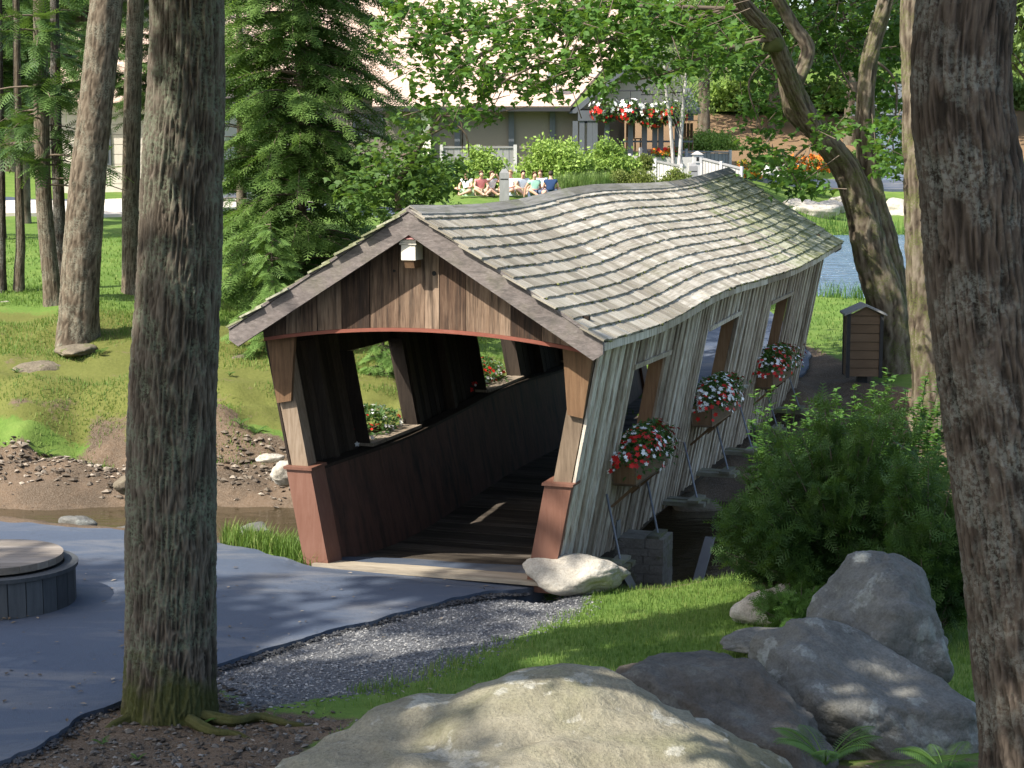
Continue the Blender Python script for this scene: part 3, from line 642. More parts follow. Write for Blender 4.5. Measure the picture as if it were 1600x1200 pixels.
# portal posts with boxed feet and knee braces
for yy in (0, BL-.22):
    for sgn in (1, -1):
        g = G(); P = []
        for z in (deck_z(yy), eave_z(yy)-.06):
            for y2, oo in ((yy+.02, -.20), (yy+.02, -.012), (yy+.22, -.012), (yy+.22, -.20)): P.append(wallpt(sgn, y2, z, oo))
        post = g.hexa(P).done('portal_post', M['postwood'], bridge)
        P = []
        for z in (deck_z(yy)-.12, 1.0):
            for y2, oo in ((yy-.06, -.26), (yy-.06, .02), (yy+.28, .02), (yy+.28, -.26)): P.append(wallpt(sgn, y2, z, oo))
        bx = mk('foot_box', P, BOXF, M['redpaint'], post)
        P = []
        for z in (1.002, 1.03):
            for y2, oo in ((yy-.085, -.285), (yy-.085, .04), (yy+.30, .04), (yy+.30, -.285)): P.append(wallpt(sgn, y2, z, oo))
        mk('foot_cap', P, BOXF, M['redpaint'], post)
        x0, x1 = WB+LN*1.75-.02, WB+LN*2.45+.03
        P = [(sgn*x, y2, z) for x, z in ((x0-.20, 1.74), (x0, 1.70)) for y2 in (yy-.03, yy+.012)][:]
        lowz, hiz = 1.72, 2.43
        V = [(sgn*(WB+LN*lowz-.17), yy-.035, lowz), (sgn*(WB+LN*lowz-.01), yy-.035, lowz-.03), (sgn*(WB+LN*lowz-.01), yy+.018, lowz-.03), (sgn*(WB+LN*lowz-.17), yy+.018, lowz),
             (sgn*(WB+LN*hiz-.36), yy-.035, hiz), (sgn*(WB+LN*hiz-.03), yy-.035, hiz), (sgn*(WB+LN*hiz-.03), yy+.018, hiz), (sgn*(WB+LN*hiz-.36), yy+.018, hiz)]
        mk('knee_brace', V, BOXF, M['bracket'], post)

# floor planks, joists, tie beams and rafters
fl = None
for x in (-1.0, 0, 1.0):
    ys = np.linspace(.0, BL, 30); g = G()
    for a, b in zip(ys[:-1], ys[1:]):
        g.hexa([(x-.08, a, deck_z(a)-.30), (x-.08, b, deck_z(b)-.30), (x+.08, b, deck_z(b)-.30), (x+.08, a, deck_z(a)-.30), (x-.08, a, deck_z(a)-.045), (x-.08, b, deck_z(b)-.045), (x+.08, b, deck_z(b)-.045), (x+.08, a, deck_z(a)-.045)])
    q_ = g.done('joist' if fl else 'floor', M['darkwood'], fl or bridge); fl = fl or q_
y_ = -.16
while y_ < BL+.1:
    wd = rng.uniform(.125, .15); a, b = y_+.003, y_+wd-.003; q = 1.22+rng.uniform(-.02, .02); j = rng.uniform(-.003, .003)
    P = [(-q, a, deck_z(a)-.042), (q, a, deck_z(a)-.042), (q, b, deck_z(b)-.042), (-q, b, deck_z(b)-.042), (-q, a, deck_z(a)+j), (q, a, deck_z(a)+j), (q, b, deck_z(b)+j), (-q, b, deck_z(b)+j)]
    mk('floor_plank', P, BOXF, M['sunplank' if y_ < .42 else 'deck'], fl); y_ += wd  # paler planks paint the sunlit strip at the entrance
for yy in np.arange(.35, BL, 1.3):
    for sgn in (1, -1):
        zr, ze = ridge_z(yy), eave_z(yy); sl = (ze-zr)/EW; P = []
        for x, in ((.0,), (EW-.1,)):
            for y2, dz in ((yy, -.15), (yy+.05, -.15), (yy+.05, -.04), (yy, -.04)): P.append((sgn*x, y2, zr+sl*x+dz))
        mk('rafter', P, BOXF, M['darkwood'], roof)
    z = eave_z(yy)+.16; mk('tie_beam', [(-1.55, yy+.06, z), (1.55, yy+.06, z), (1.55, yy+.14, z), (-1.55, yy+.14, z), (-1.5, yy+.06, z+.12), (1.5, yy+.06, z+.12), (1.5, yy+.14, z+.12), (-1.5, yy+.14, z+.12)], BOXF, M['darkwood'], roof)

# outriggers: a pair of mossy planks under the wall with a steel rod up to it
def rod(p, q, r_=.014): return G().tube([p, q], [r_, r_], 6)
for sgn in (1, -1):
    for yy in (.95, 2.55, 4.5, 6.3, 7.9, 9.8, 11.7):
        z = bot_z(yy)+.11; w0, w1 = sgn*1.25, sgn*(WB+.56)
        lo, hi = min(w0, w1), max(w0, w1)
        o = G().box((lo, yy-.16, z-.05), (hi, yy-.02, z)).done('outrigger', M['plankgreen'], bridge)
        G().box((lo, yy+.04, z-.05), (hi, yy+.18, z)).done('outrigger_plank', M['plankgreen'], o)
        G().box((min(sgn*(WB+.36), sgn*(WB+.5)), yy-.20, z+.002), (max(sgn*(WB+.36), sgn*(WB+.5)), yy+.22, z+.035)).done('cleat', M['plankgreen'], o)
        rod((sgn*(WB+.44), yy+.01, z+.02), wallpt(sgn, yy+.42, .66, .045)).done('stay_rod', M['steel'], o)

# stepped stone pier and a steel strut under the near side
g = G(); pier = None
pz = -1.15; row = 0; PT = [(2.33, 2.55), (2.555, 2.78)]
while pz < -.12:
    h_ = rng.uniform(.085, .12); x = (-1.5 if pz < -.52 else WB-.02)+rng.uniform(0, .05)
    while x < WB+.50:
        l = rng.uniform(.25, .42); x1 = min(x+l, WB+.56); 
        for y0, y1 in PT:
            j = rng.uniform(-.012, .012, 2); p = G().box((x+.004, y0+j[0], pz), (x1-.004, y1+j[1], pz+h_-.006))
            if pier is None: pier = p.done('pier', M['pier'], bridge)
            else: p.done('pier_block', M['pier'], pier)
        x = x1
    pz += h_; row += 1
mk('steel_strut', [(WB+.25,1.55,-.25),(WB+.30,1.55,-.25),(WB+.30,1.72,-.20),(WB+.25,1.72,-.20),(WB+.35,2.35,-1.0),(WB+.40,2.35,-1.0),(WB+.40,2.5,-.93),(WB+.35,2.5,-.93)], BOXF, M['steel'], bridge)
mk('steel_strut', [(WB+.6,3.25,-1.0),(WB+.72,3.25,-1.0),(WB+.72,3.30,-1.0),(WB+.6,3.30,-1.0),(WB+.68,3.9,-.30),(WB+.80,3.9,-.30),(WB+.80,3.95,-.30),(WB+.68,3.95,-.30)], BOXF, M['steel'], bridge)
G().box((WB-.02,2.05,.02),(WB+.1,2.2,.22)).done('junction_box', M['steel'], bridge)

# ------------------------------------------------------------------ things fixed to the bridge
# bird house on the gable
bx, bz = -.03, 3.24; p0 = bw(bx, -.325, bz)
bird = empty('birdhouse', p0, -BA); tag(bird, 'small cream birdhouse with a maroon pointed roof on the bridge gable', 'birdhouse')
G().box((-.075, -.07, 0), (.075, .13, .15)).done('body', M['cream'], bird)
G().box((-.09, -.085, .155), (.09, .13, .168)).done('ledge', M['cream'], bird)
G().box((-.085, -.08, .172), (.085, .13, .205)).done('frieze', M['cream'], bird)
mk('roof', [(-.125,-.12,.21),(.125,-.12,.21),(.125,.14,.21),(-.125,.14,.21),(-.012,.01,.385),(.012,.01,.385),(.012,.03,.385),(-.012,.03,.385)], BOXF, M['maroon'], bird)
G().box((-.07, -.078, .1505), (.07, .12, .1545)).done('vent_slot', M['black'], bird)
mk('bracket_board', [(-.05,-.03,-.08),(.05,-.03,-.08),(.05,.14,-.08),(-.05,.14,-.08),(-.05,-.06,-.003),(.05,-.06,-.003),(.05,.14,-.003),(-.05,.14,-.003)], BOXF, M['bracket'], bird)

LEAF = (np.array([(0,0,0),(.45,.28,.05),(1,0,-.06),(.45,-.28,.05)]), np.array([(0,1,2),(0,2,3)]))
MAPLE = (np.array([(0,0,0),(.12,.34,.03),(.38,.56,-.04),(.50,.26,.03),(1.0,.0,-.08),(.50,-.26,.03),(.38,-.56,-.04),(.12,-.34,.03),(.35,0,.05)]), np.array([(0,1,8),(1,2,8),(2,3,8),(3,4,8),(4,5,8),(5,6,8),(6,7,8),(7,0,8)]))
FLOW = (np.array([(0,0,0)]+[(math.cos(a)*r_, math.sin(a)*r_, .12*r_) for a, r_ in [(k*math.pi/5, 1 if k % 2 == 0 else .55) for k in range(10)]]), np.array([(0, k+1, (k+1) % 10+1) for k in range(10)]))
def flower_box(sgn, ta, tb, label, red, n_leaf=900, n_fl=150, z0=.80):
    L = tb-ta; tc = (ta+tb)/2; zb = z0+wave(tc); w0 = WB+LN*zb+.06
    base = bw(sgn*(w0+.14), tc, zb); o = empty('flower_box', base, -BA if sgn > 0 else -BA+math.pi)
    tag(o, label, 'flower box', 'flower boxes under the bridge windows')
    h = L/2
    G().box((-.13, -h, 0), (.13, h, .02)).done('base', M['planter'], o)
    for x in (-.13, .112): G().box((x, -h, .021), (x+.018, h, .25)).done('side_board', M['planter'], o)
    for y in (-h, h-.018): G().box((-.111, y, .022), (.111, y+.018, .248)).done('end_board', M['bracket'], o)
    for y in (-h*.6, h*.6):
        G().box((-.2, y-.02, -.055), (.1, y+.02, -.001)).done('bracket_arm', M['planter'], o)
        mk('bracket_strut', [(-.24,y-.02,-.30),(-.2,y-.02,-.30),(-.2,y+.02,-.30),(-.24,y+.02,-.30),(.02,y-.02,-.057),(.07,y-.02,-.057),(.07,y+.02,-.057),(.02,y+.02,-.057)], BOXF, M['bracket'], o)
    r = np.random.default_rng(int(tc*100)+sgn)
    def cloud(n, shell):
        d = rdir(n, r); d[:, 2] = np.abs(d[:, 2])*1.0-.30*(r.random(n) < .25)*(d[:, 0] > 0); rad = shell[0]+(shell[1]-shell[0])*r.random(n)**.6
        lump = 1+.38*fbm(d*2.6+tc, 3, 4)
        return np.c_[d[:, 0]*.27+.04, d[:, 1]*(h+.2), d[:, 2]*.33+.22]*1*(np.c_[rad*lump, rad*lump, rad*0+1])*[1, 1, 1]+np.c_[rad*0, rad*0, (rad-1)*.2*d[:, 2]], d
    P, d = cloud(n_leaf, (.3, 1.)); D = d+rdir(n_leaf, r)*.8
    V, F = scatter(*LEAF, frames(D, rdir(n_leaf, r)*.6+[0, 0, 1]), P, r.uniform(.045, .085, n_leaf))
    mk('foliage', V, F, M['impatiens'], o, var=np.repeat(r.random(n_leaf), 4), kind='stuff')
    for nm, fr in (('red', red), ('white', 1-red)):
        n = int(n_fl*fr*1.5); P, d = cloud(n, (.9, 1.14)); kp = (fbm(P*6+3, 2, 14)*(1 if nm == 'red' else -1)+.9*r.random(n)) > .28; P, d = P[kp], d[kp]; n = len(P); D = np.cross(d, rdir(n, r)); 
        V, F = scatter(*FLOW, frames(D, d+[.2, 0, .5]+.5*rdir(n, r)), P, r.uniform(.018, .040, n))
        mk(nm+'_flowers', V, F, M[nm], o, var=np.repeat(r.random(n), 11), kind='stuff')
    return o
flower_box(1, 1.45, 2.85, 'flower box of red and white blooms under the window nearest the entrance', .62, 1300, 460)
flower_box(1, 5.05, 6.65, 'mostly white flower box under the middle window of the outer plank wall', .42, 1200, 420)
flower_box(1, 9.15, 10.65, 'red and white flower box under the window closest to the pond', .58, 1100, 360)
flower_box(-1, 1.85, 3.1, 'shaded flower box seen through the near window of the far wall', .3, 800, 140)
flower_box(-1, 5.85, 7.05, 'flower box seen through the second window of the far wall', .65, 800, 170)

# ------------------------------------------------------------------ rocks
def rock(name, loc, size, seed, mat, rot=(0, 0, 0), sub=5, sharp=9, rough=.05, planes=15, parent=None, extra=(), strata=0.):
    r = np.random.default_rng(seed); bm = bmesh.new(); bmesh.ops.create_icosphere(bm, subdivisions=sub, radius=1)
    V = np.array([v.co[:] for v in bm.verts]); F = np.array([[v.index for v in f.verts] for f in bm.faces]); bm.free()
    N = rdir(planes, r); D = r.uniform(.72, 1.05, planes)
    N = np.r_[N, np.array([e[:3] for e in extra])/np.linalg.norm([e[:3] for e in extra], axis=1)[:, None]] if len(extra) else N
    D = np.r_[D, [e[3] for e in extra]] if len(extra) else D
    q = np.maximum(V @ N.T, 0)/D; q = np.c_[q, np.full(len(V), 1/1.25)]; rad = (q**sharp).sum(1)**(-1/sharp)
    P = V*rad[:, None]; cr_ = 1-np.abs(fbm(P*1.15+seed*1.7, 3, seed+9)); P -= V*(rough*.5*np.clip((cr_-.86)/.14, 0, 1)**2)[:, None]; P += V*(rough*.35*np.floor(fbm(P*np.array([.9, .9, 2.2])+seed, 2, seed+2)*3)/3)[:, None]; P += V*(rough*2*fbm(P*1.6+seed, 5, seed)[:, None]+rough*.5*fbm(P*np.array([2, 2, 9])+seed, 4, seed+5)[:, None])
    P *= np.asarray(size)
    o = mk(name, P, F, mat, parent, True); o.location = loc; o.rotation_euler = [R(a) for a in rot]; return o
tag(rock('boulder', (.14, 9.6, .44), (1.72, 1.25, .98), 11, M['boulder'], (0, 3, 8), 6, 16, .045, 12, extra=[(.05,-.35,1,.88),(-.55,-.1,1,.86),(.8,-.1,.75,.9)]), 'huge pale lichen covered boulder in the foreground', 'boulder')
tag(rock('boulder', (1.34, 11.1, .66), (.74, .60, .54), 23, M['brownslab'], (-6, 12, -12), 6, 26, .05, 10, extra=[(-.1,-.45,1,.75),(.9,-.3,.6,.85)]), 'dark flat topped boulder just behind the huge pale boulder', 'boulder')
tag(rock('boulder', (2.33, 11.6, .68), (.72, .48, .44), 37, M['darkrock'], (8, 20, -18), 6, 26, .05, 10, extra=[(-.05,-.2,1,.62),(0,-1,-.35,.8)]), 'grey boulder tilted right with an overhanging shaded underside', 'boulder')
tag(rock('boulder', (2.62, 12.35, .86), (.55, .5, .66), 41, M['darkrock'], (0, 6, 15), 6, 20, .05, 9, extra=[(-.75,-.3,.75,.74),(.15,-.35,1,.78),(.05,-1,.15,.75),(.9,-.35,.35,.8)]), 'tall rounded grey boulder against the right hand trunk', 'boulder')
tag(rock('boulder', tuple(atz(1205, 1002, .2)), (.40, .22, .10), 53, M['darkrock'], (0, -6, 5), 5, 9, .05), 'thin dark slab of rock lying on the grass', 'rock')
tag(rock('boulder', tuple(atz(1208, 955, .12)), (.33, .28, .26), 59, M['palerock'], (0, 0, 20), 5, 9, .05), 'pale grey rock in the grass under the dark shrub', 'rock')
tag(rock('boulder', tuple(atz(905, 893, .12)), (.48, .30, .20), 61, M['palerock'], (0, 3, -4), 5, 12, .04, 10, extra=[(0,0,1,.8)]), 'long pale rock beside the right foot of the bridge', 'rock')
tag(rock('boulder', tuple(atz(1165, 868, .05)), (.26, .2, .16), 67, M['brownrock'], (0, 0, 0), 4), 'small brown rock on the grassy stream bank', 'rock')
tag(rock('boulder', tuple(atz(1085, 800, -.9)+[0, 0, .1]), (.4, .3, .2), 68, M['brownrock'], (0, 0, 0), 4), 'dim rock in the stream below the bridge', 'rock')
for (u, v, z, sx, sy, sz, sd, mt, lab) in [(65,582,.55,.85,.5,.20,71,'brownrock','low mossy outcrop on the left bank'),(52,634,.25,.30,.2,.10,72,'brownrock','flat stone half sunk in the mossy bank'),(12,490,1.15,.36,.3,.24,73,'palerock','pale boulder at the left edge near the thin trunks'),
        (45,477,1.25,.32,.28,.14,74,'palerock','low pale rock between the left edge boulder and the trunks'),(450,738,-.05,.26,.25,.20,75,'palerock','round pale stone on the bank beside the left bridge post'),(424,716,.1,.22,.1,.06,76,'palerock','small white flat stone above the round bank stone'),
        (115,548,.85,.55,.3,.10,77,'brownrock','thin dark ledge at the foot of the leaning trunk'),(118,818,-.6,.24,.2,.13,78,'darkrock','wet stone at the edge of the stream by the path'),(200,757,-.45,.22,.16,.12,79,'brownrock','brown stone on the gravel bar'),
        (395,830,-.75,.3,.2,.1,80,'darkrock','flat wet stone in the stream beside the big trunk'),(390,565,.6,.75,.2,.14,81,'brownrock','long grey stone lying under the hemlock boughs'),(190,833,-.7,.3,.15,.08,82,'darkrock','low stone showing above the shallow water'),(100,525,.9,.5,.25,.1,83,'brownrock','half buried brown rock left of the leaning trunk')]:
    tag(rock('bank_rock', tuple(atz(u, v, z)), (sx, sy, sz), sd, M[mt], (0, 0, rng.uniform(0, 90)), 4), lab, 'rock', 'rocks along the left bank')
for k, (u, v, sx, sz, lab) in enumerate([(1278,340,1.1,.42,'widest rock on the far pond shore'),(1250,338,.8,.30,'low rock left of the widest shore rock'),(1300,322,.9,.35,'upper rock on the far pond shore'),(1400,320,1.0,.5,'shore rock between the forked tree and the dark trunk'),(1316,350,.7,.25,'shore rock at the waterline by the forked trunk'),(1588,300,.9,.4,'shore rock right of the dark trunk')]):
    p = at(u, v, 79+k*1.2); p[2] = H(p[0], p[1])+.12; tag(rock('shore_rock', tuple(p), (sx, .7, sz), 90+k, M['palerock'], (0, 0, k*33), 4), lab, 'rock', 'rocks on the far pond shore')

# loose stones, too many to count
r = np.random.default_rng(5)
PEB = (oc*np.array([1, .75, .45]), of)
def stones(name, pts, smin, smax, mat, lift=.2):
    n = len(pts); s = smin+(smax-smin)*r.random(n)**2.5; M3 = frames(np.c_[r.normal(size=(n, 2)), r.normal(0, .15, n)], None, r.normal(0, .3, n))
    TVr = PEB[0]
    V = np.einsum('nij,nkj->nki', M3, TVr[None]*s[:, None, None]*r.uniform(.65, 1.35, (n, 6, 1)))+pts[:, None]+np.array([0, 0, 1])*(s*lift)[:, None, None]
    F = (of[None]+(np.arange(n)*6)[:, None, None]).reshape(-1, 3)
    return mk(name, V.reshape(-1, 3), F, mat, None, False, np.repeat(r.random(n), 6), 'stuff')
def inpoly(poly, n, soft=.1):
    P = np.array(poly)[:, :2]; lo, hi = P.min(0)-soft, P.max(0)+soft; out = np.zeros((0, 2))
    while len(out) < n:
        q = r.uniform(lo, hi, (n*2, 2)); d = insd(q[:, 0], q[:, 1], P); out = np.r_[out, q[d < r.uniform(-soft, soft, len(q))]]
    q = out[:n]; return np.c_[q, hfast(q[:, 0], q[:, 1])]
st1 = stones('gravel', inpoly(gravel_poly, 15000, .2), .006, .022, M['pebble']); tag(st1, 'grey crushed stone strip beside the asphalt path', 'gravel')
ce = curve(nearE, 900); ce = ce[np.r_[0:900][r.integers(20, 880, 2600)]]+np.c_[r.normal(0, .035, (2600, 2)), np.zeros(2600)]; ce[:, 2] = hfast(ce[:, 0], ce[:, 1])*.5+.008
t = NT('asphalt_crumb'); v = t.attr('var'); M['crumb'] = t.pbr(t.mix(v, (.018, .019, .021), (.055, .058, .064)), .85)
tag(stones('asphalt_crumbs', ce, .008, .035, M['crumb'], .3), 'dark crumbled asphalt along the near edge of the path', 'crumbs')
st2 = stones('loose_stones', inpoly(trunk_poly, 2600, .2), .006, .042, M['soilstone']); tag(st2, 'scattered grey stones in the dirt around the big left trunk', 'stones')
bar = np.c_[r.uniform(-9, 1.5, 2600), np.zeros(2600)]; bar[:, 1] = ffoot(bar[:, 0])-np.abs(r.normal(0, .6, 2600))+.1; bar = np.c_[bar, hfast(bar[:, 0], bar[:, 1])]; bar = bar[bar[:, 2] > -.86]
st3 = stones('creek_gravel', bar, .012, .085, M['creekstone']); tag(st3, 'pebbles and cobbles along the far edge of the stream', 'pebbles')

lit = np.r_[np.c_[r.uniform(-6, .5, 260), r.uniform(12.5, 18.3, 260)], np.c_[r.uniform(-3.6, 3, 420), r.uniform(10.5, 14.5, 420)]]; lit = np.c_[lit, hfast(lit[:, 0], lit[:, 1])+.02]
ia = insd(lit[:, 0], lit[:, 1], np.array(nearE+farE[::-1])) < 0; lit[ia, 2] = lit[ia, 2]*.4+.052; lit = lit[ia | (r.random(len(lit)) < .7)]
V, F = scatter(np.array([(0,0,0),(.45,.28,.05),(1,0,-.02),(.45,-.28,.05)]), np.array([(0,1,2),(0,2,3)]), frames(np.c_[r.normal(size=(len(lit), 2)), r.normal(0, .1, len(lit))]), lit, r.uniform(.025, .07, len(lit)))
tag(mk('leaf_litter', V, F, M['creekstone'], None, False, np.repeat(r.random(len(lit)), 4), 'stuff'), 'dead leaves and twigs scattered over the path and dirt', 'leaf litter')

# ------------------------------------------------------------------ grass blades
BLADE = (np.array([(0,-.5,0),(0,.5,0),(.25,.32,.62),(.25,-.32,.62),(.75,0,1.0)]), [np.array([(0,1,2,3)]), np.array([(3,2,4)])])
BL3 = (np.array([(0,-.5,0),(0,.5,0),(.22,.3,.6),(.22,-.3,.6),(.7,0,1.0)]), np.array([(0,1,2),(0,2,3),(3,2,4)]))
def grass(name, P, h0, h1, wd, label, mat='grass', cat='grass'):
    n = len(P); a = r.uniform(0, 2*np.pi, n); D = np.c_[np.cos(a), np.sin(a), a*0]; h = r.uniform(h0, h1, n)
    S = np.c_[h*r.uniform(.2, 1.1, n), np.full(n, wd)*r.uniform(.7, 1.3, n), h]
    V, F = scatter(*BL3, frames(D), P-[0, 0, .005], S)
    o = mk(name, V, F, M[mat], None, False, np.repeat(np.clip(r.normal(.5, .25, n)+.3*fbm(P*1.5, 3, 8), 0, 1), 5), 'stuff'); tag(o, label, cat); return o
def field(xa, xb, ya, yb, n, mask):
    q = np.c_[r.uniform(xa, xb, n), r.uniform(ya, yb, n)]; q = q[mask(q[:, 0], q[:, 1]) > r.random(n)]; return np.c_[q, hfast(q[:, 0], q[:, 1])]
asph = np.array(nearE+farE[::-1])
def lawnmask(x, y):
    return sstep(-.15, .12, insd(x, y, gravel_poly)+.18*fbm(np.c_[x, y, x*0]*2.5, 3, 2))*sstep(0, .15, insd(x, y, trunk_poly)+.15*fbm(np.c_[x, y, x*0]*2.5, 3, 6)-.05)*(insd(x, y, asph) > .05)*sstep(.15, -.15, y-crest(x)-.25)*np.where((np.abs((x-OX)*math.cos(BA)-(y-OY)*math.sin(BA)) < 1.6) & ((x-OX)*math.sin(BA)+(y-OY)*math.cos(BA) > -.35), 0, 1)
grass('lawn_grass', field(-1.8, 6, 12, 20, 95000, lambda x, y: lawnmask(x, y)*sstep(-1.9, -.6, x)), .025, .075, .007, 'short green lawn grass between the gravel and the boulders')
gb = field(-2.6, 1.6, 12, 18.6, 60000, lambda x, y: (fbm(np.c_[x, y, x*0]*1.8, 3, 21) > .42)*sstep(.3, .0, np.abs(insd(x, y, gravel_poly)))*(insd(x, y, asph) > .02)*.8)
grass('edge_grass', gb, .03, .10, .008, 'ragged tufts of grass along the gravel edge')
gc = field(-3.2, -1.9, 18.4, 20.2, 5000, lambda x, y: (insd(x, y, asph) > .05)*sstep(.9, .1, y-crest(x)))
grass('bank_grass', gc, .10, .30, .012, 'longer grass on the stream edge left of the bridge')
gd = field(-10, 2, 26.9, 36, 110000, lambda x, y: np.clip(.1+.35*sstep(27.6, 28.6, y)+fbm(np.c_[x, y, x*0]*.9, 3, 22), 0, 1)*.85)
grass('moss_bank_grass', gd, .03, .09, .012, 'thin grass over the mossy left bank')
ge = field(-16, 10, 34, 48, 34000, lambda x, y: (pondsd(x, y) > .3)*(np.abs(x-4.4) > 1.4)*.9)
grass('far_lawn_grass', ge, .04, .09, .02, 'lawn grass beyond the stream')
gf = field(5, 24, 41.5, 44, 9000, lambda x, y: sstep(1.2, .2, np.abs(pondsd(x, y)-.2)))
grass('shore_reeds', gf, .15, .55, .02, 'pale reeds along the near edge of the pond', 'herb', 'reeds')
gg = field(6, 30, 74, 78, 9000, lambda x, y: sstep(1.6, .2, np.abs(pondsd(x, y)-.3)))
grass('far_reeds', gg, .2, .7, .03, 'reeds along the far shore of the pond', 'herb', 'reeds')

# ------------------------------------------------------------------ trees
def trunk(name, pts, radii, mat, parent, ns=40, nl=80, amp=.03, seed=0, flare=0., fh=.6, freq=9., vf=.26):
    C = curve(pts, nl); rad = np.interp(np.linspace(0, 1, nl), np.linspace(0, 1, len(radii)), radii)
    hgt = np.r_[0, np.cumsum(np.linalg.norm(np.diff(C, axis=0), axis=1))]
    th = np.linspace(0, 2*np.pi, ns, endpoint=False); A, S = np.meshgrid(th, hgt)
    P = np.stack([np.cos(A)*freq*.5, np.sin(A)*freq*.5, S*freq*vf], -1); warp = fbm(P*.6+[5, 0, S.max()*0], 2, seed+40)[..., None]*.5
    rg = 1-np.abs(fbm((P+warp)*np.array([1, 1, 1]), 3, seed, .55)); rg = np.clip((rg-.25)/.75, 0, 1)**1.4
    lump = fbm(np.stack([np.cos(A), np.sin(A), S*.5], -1), 2, seed+3)
    Rr = rad[:, None]*(1+.05*lump)+amp*(rg-.6)
    if flare:
        lob = 1+.5*np.sin(A*3+seed)+.35*np.sin(A*5+seed*2.1); Rr = Rr+flare*np.exp(-S/fh)*lob*.8
    T = np.gradient(C, axis=0); T /= np.linalg.norm(T, axis=1)[:, None]; X_ = np.cross(np.array([0., 1, 0]), T); X_ /= np.linalg.norm(X_, axis=1)[:, None]; Y_ = np.cross(T, X_)
    V = C[:, None]+Rr[..., None]*(np.cos(A)[..., None]*X_[:, None]+np.sin(A)[..., None]*Y_[:, None])
    i = np.arange(nl-1)[:, None]*ns; j = np.arange(ns)[None]; k = (j+1) % ns
    F = np.stack([i+j, i+k, i+ns+k, i+ns+j], -1).reshape(-1, 4)
    return mk(name, V.reshape(-1, 3), F, mat, parent, True, rg.ravel())
def leaves_at(C, rad, n, r, tpl, smin, smax, up=.8, flat=.7):
    idx = r.integers(0, len(C), n); off = r.normal(0, .5, (n, 3))*np.array([1, 1, flat]); P = C[idx]+off*np.broadcast_to(rad, (len(C),))[idx][:, None]
    D = rdir(n, r); D[:, 2] -= .35; U = rdir(n, r)*(1-up)+np.array([0, 0, up])
    V, F = scatter(tpl[0], tpl[1], frames(D, U), P, r.uniform(smin, smax, n)); lum = np.repeat(np.clip(r.normal(.5, .25, n), 0, 1), len(tpl[0]))
    return V, F, lum
def broadleaf(label, base, H_, cw, zb, seed, nclu=120, nleaf=9000, lsize=(.12, .2), mat='farleaf', bmat='barkdark', tr=.18, tpl=LEAF, group=None, lean=(0, 0), name='broadleaf_tree', shape=None, crad=.55):
    r = np.random.default_rng(seed); o = empty(name, base); tag(o, label, 'tree', group)
    top = np.array([lean[0], lean[1], H_*.8]); pts = [(0,0,-.3),(lean[0]*.2, lean[1]*.2, H_*.25),(lean[0]*.6, lean[1]*.6, H_*.55), tuple(top)]
    trunk('trunk', pts, [tr*1.15, tr, tr*.7, tr*.25], M[bmat], o, 14, 24, tr*.12, seed, tr*.5, .4, 7)
    d = rdir(nclu, r); rad = r.random(nclu)**.4; C = d*rad[:, None]*[cw, cw, (H_-zb)/2]+[lean[0]*.6, lean[1]*.6, (H_+zb)/2]
    C += .35*cw*np.c_[fbm(C*.5, 2, seed), fbm(C*.5+9, 2, seed), fbm(C*.5+19, 2, seed)*.5]
    g = G()
    for c in C[:min(nclu, 46)]:
        s_ = min(max((c[2]-.18*H_)/(H_*.85), .12), .95)*.8; a = np.array([np.interp(s_, [0,.25,.55,.8], [p[q] for p in pts]) for q in (0, 1)]+[s_*H_])
        m_ = (a+c)/2+[0, 0, .12*np.linalg.norm(c-a)]; g.tube(curve([a, m_, c], 6), np.linspace(tr*.28, tr*.05, 6), 5, r.random(), False)
    g.done('limbs', M[bmat], o, True)
    V, F, lum = leaves_at(C, crad, nleaf, r, tpl, *lsize); mk('crown', V, F, M[mat], o, False, lum)
    return o
def copytree(src, loc, label, rz=0., sc=1., group=None):
    o = src.copy(); COL.objects.link(o); o.location = loc; o.rotation_euler = (0, 0, rz); o.scale = (sc,)*3; o['label'] = label
    if group: o['group'] = group
    for c in src.children:
        d = c.copy(); COL.objects.link(d); d.parent = o
    return o
def spray_tpl(npair=7, w=.05):
    V = []; F = []
    def quad(a, b, wd, z0, z1):
        a = np.array(a); b = np.array(b); e = b-a; n_ = np.array([-e[1], e[0]])/(np.linalg.norm(e)+1e-9)*wd; k = len(V)
        V.extend([(*(a+n_*.6), z0), (*(a-n_*.6), z0), (*(b-n_*.5), z1), (*(b+n_*.5), z1)]); F.append((k, k+1, k+2)); F.append((k, k+2, k+3))
    dz = lambda x: -.22*x*x
    quad((0, 0), (.55, 0), w*.6, 0, dz(.55)); quad((.55, 0), (1, 0), w*.7, dz(.55), dz(1))
    for k in range(npair):
        x = .08+.84*k/(npair-1); l = .42*(1-.72*x)+.06
        for s in (1, -1): quad((x, 0), (x+l*.62, s*l*.8), w*.85, dz(x), dz(x)-.10*l)
    return np.array(V, float), np.array(F)
SPRAY = spray_tpl(); SPRAY_M = spray_tpl(5, .055); SPRAY_LO = spray_tpl(4, .09)
